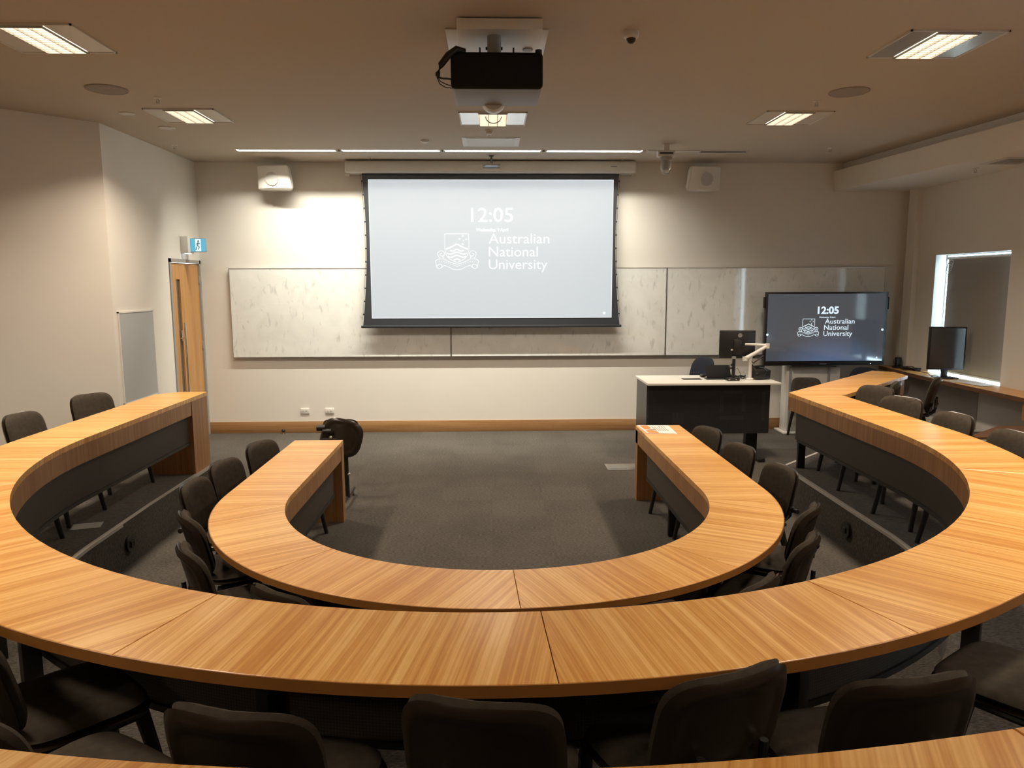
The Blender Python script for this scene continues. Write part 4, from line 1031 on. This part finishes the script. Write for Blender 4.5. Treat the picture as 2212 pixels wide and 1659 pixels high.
# ================================================================== WINDOW COUNTER
ct = thing('wall_counter', (5.7, 8.5, .92), 0, 'long timber counter running under the window along the right wall', 'counter')
cp = [(5.52, 5.2), (5.52, 8.9), (5.62, D-.003), (XR-.002, D-.003), (XR-.002, 5.2)]
child(MB().prism(cp, .885, .92).planar_uv(PI/2), 'counter_top', M_fas if False else M_top, ct, smooth=0)
child(MB().prism([(5.517, 5.2), (5.517, 8.9), (5.617, D-.003), (5.622, D-.003), (5.523, 8.9), (5.523, 5.2)], .875, .921).box_uv('x'), 'edge_band', M_brownwood, ct, smooth=0)
child(MB().box(5.545, XR-.002, 5.3, 7.42, H1 if False else H2, .884).box_uv('z'), 'end_cupboard', M_fas, ct, smooth=0)
child(MB().box(5.893, XR-.002, 8.64, D-.01, H1, .884).box_uv('z'), 'backing_panel', mat('taupe_panel', (.36, .33, .30), .6), ct, smooth=0)
mn_ = thing('counter_monitor', (5.70, 9.02, .921), R(-12), 'black near-square monitor standing on the window counter', 'monitor')
MB().box(-.215, .215, -.02, .02, .105, .645, .008).build('casing', M_dark, mn_)
MB().box(-.195, .195, -.0225, -.0195, .125, .625).build('screen', M_lcdoff, mn_, smooth=0)
MB().box(-.035, .035, .0, .04, .01, .14, .006).build('neck', M_dark, mn_)
MB().box(-.13, .13, -.10, .08, 0, .014, .006).build('base', M_dark, mn_)
rt_ = thing('speaker_puck', (5.74, 10.16, .921), 0, 'small black desk gadget on a round base at the far end of the window counter', 'gadget')
MB().lathe([(.075, 0), (.078, .02), (.055, .035), (.001, .04)]).build('base', M_dark, rt_)
MB().box(-.04, .04, -.03, .03, .03, .15, .012).build('body', M_dark, rt_)
MB().tube([(-.04, 0, .13), (-.065, 0, .11), (-.06, 0, .05)], .004, 6).cyl((-.01, 0, .15), (-.01, 0, .175), .003).build('cable_loop', M_black, rt_)
ca = MB()
for k_ in range(5): ca.tube([(5.74+.07*math.cos(t_*1.1+k_), 9.84+.13*math.sin(t_+k_*.7), .928+.02*(1+math.sin(t_*2.2+k_))) for t_ in [i*.45 for i in range(12)]], .006, 6)
ca.tube([(5.70, 10.06, .93), (5.70, 9.95, .927), (5.72, 9.80, .93), (5.78, 9.5, .926), (5.68, 9.3, .926), (5.72, 9.1, .926)], .004, 6)
tag(ca.build('cable_bundle', M_dark), 'coil of black cable on the window counter left of the monitor', 'cables')
pp = MB()
for k_, (x, y, a) in enumerate(((5.72, 8.68, .3), (5.76, 8.52, -.1), (5.73, 8.40, .15))):
    pp.box(-.105, .105, -.15, .15, .0005, .003, 0, Matrix.Translation((x, y, .9205+.003*k_)) @ Matrix.Rotation(a, 4, 'Z'))
tag(pp.build('loose_papers', M_paper, smooth=0), 'loose white papers lying on the window counter right of the monitor', 'papers')
tc_ = MB(); tc_.tube([(5.54+.006*math.sin(i), 9.25-.06*i, .926) for i in range(13)], .004, 6); tc_.tube([(5.545+.006*math.sin(i*.8), 9.15-.05*i, .93) for i in range(13)], .003, 6)
tag(tc_.build('white_cable', M_white), 'white cables trailing past the foot of the counter monitor', 'cables')
# low dark timber box at the end of the upper platform
lb = MB().prism([(4.45, 6.50), (4.48, 6.60), (5.02, 7.02), (5.50, 7.02), (5.50, 6.50)], H1, H2+.02)
tag(lb.build('low_timber_ledge', M_brownwood, smooth=0), 'low dark timber ledge on the floor under the right end of the window counter', 'ledge')

# ================================================================== SMALL THINGS
pa = thing('printed_sheet', (1.58, 6.86, T), 0, 'laminated orange and white printed sheet on the right end of the inner bench', 'sheet')
ar_ = [(-.155, .19), (.148, .175), (.135, -.235), (-.14, -.19)]
MB().prism(ar_, .0005, .0022).build('page', M_paper, pa, smooth=0)
og = MB(); og.prism([(-.135, .165), (-.06, .17), (-.05, .04), (-.095, -.02), (-.125, -.02)], .0024, .0028); og.prism([(-.125, -.06), (-.06, -.05), (-.03, -.11), (-.025, -.20), (-.12, -.18)], .0024, .0028)
og.build('orange_print', M_orange, pa, smooth=0)
ik = MB()
for i in range(6): x = -.03+i*.022; ik.box(x, x+.006, -.10-.01*(i % 2), .12-.02*(i % 3), .0024, .0027)
ik.box(.04, .10, .12, .135, .0024, .0027); ik.box(-.09, -.02, -.03, -.005, .0024, .0027)
ik.build('grey_print', M_ink, pa, smooth=0)
fb = thing('floor_box', (1.52, 8.275, 0), 0, 'stainless steel service box lid set in the carpet near the lectern', 'floor box')
MB().box(-.20, .20, -.14, .14, 0, .006, .002).build('surround', M_steel, fb)
MB().box(-.165, .165, -.105, .105, .006, .009, .001).build('lid', M_alu, fb)
MB().cyl((.19, .02, .006), (.19, .02, .035), .018).build('cable_exit', M_frame, fb)
fp_ = MB().box(-.10, .10, -.07, .07, 0, .002); o = fp_.build('paper_scrap', M_greyplas, smooth=0, loc=(-3.0, 5.33, H1+.001)); o.rotation_euler.z = .3
tag(o, 'grey scrap of paper on the platform carpet beneath the left outer bench', 'paper')
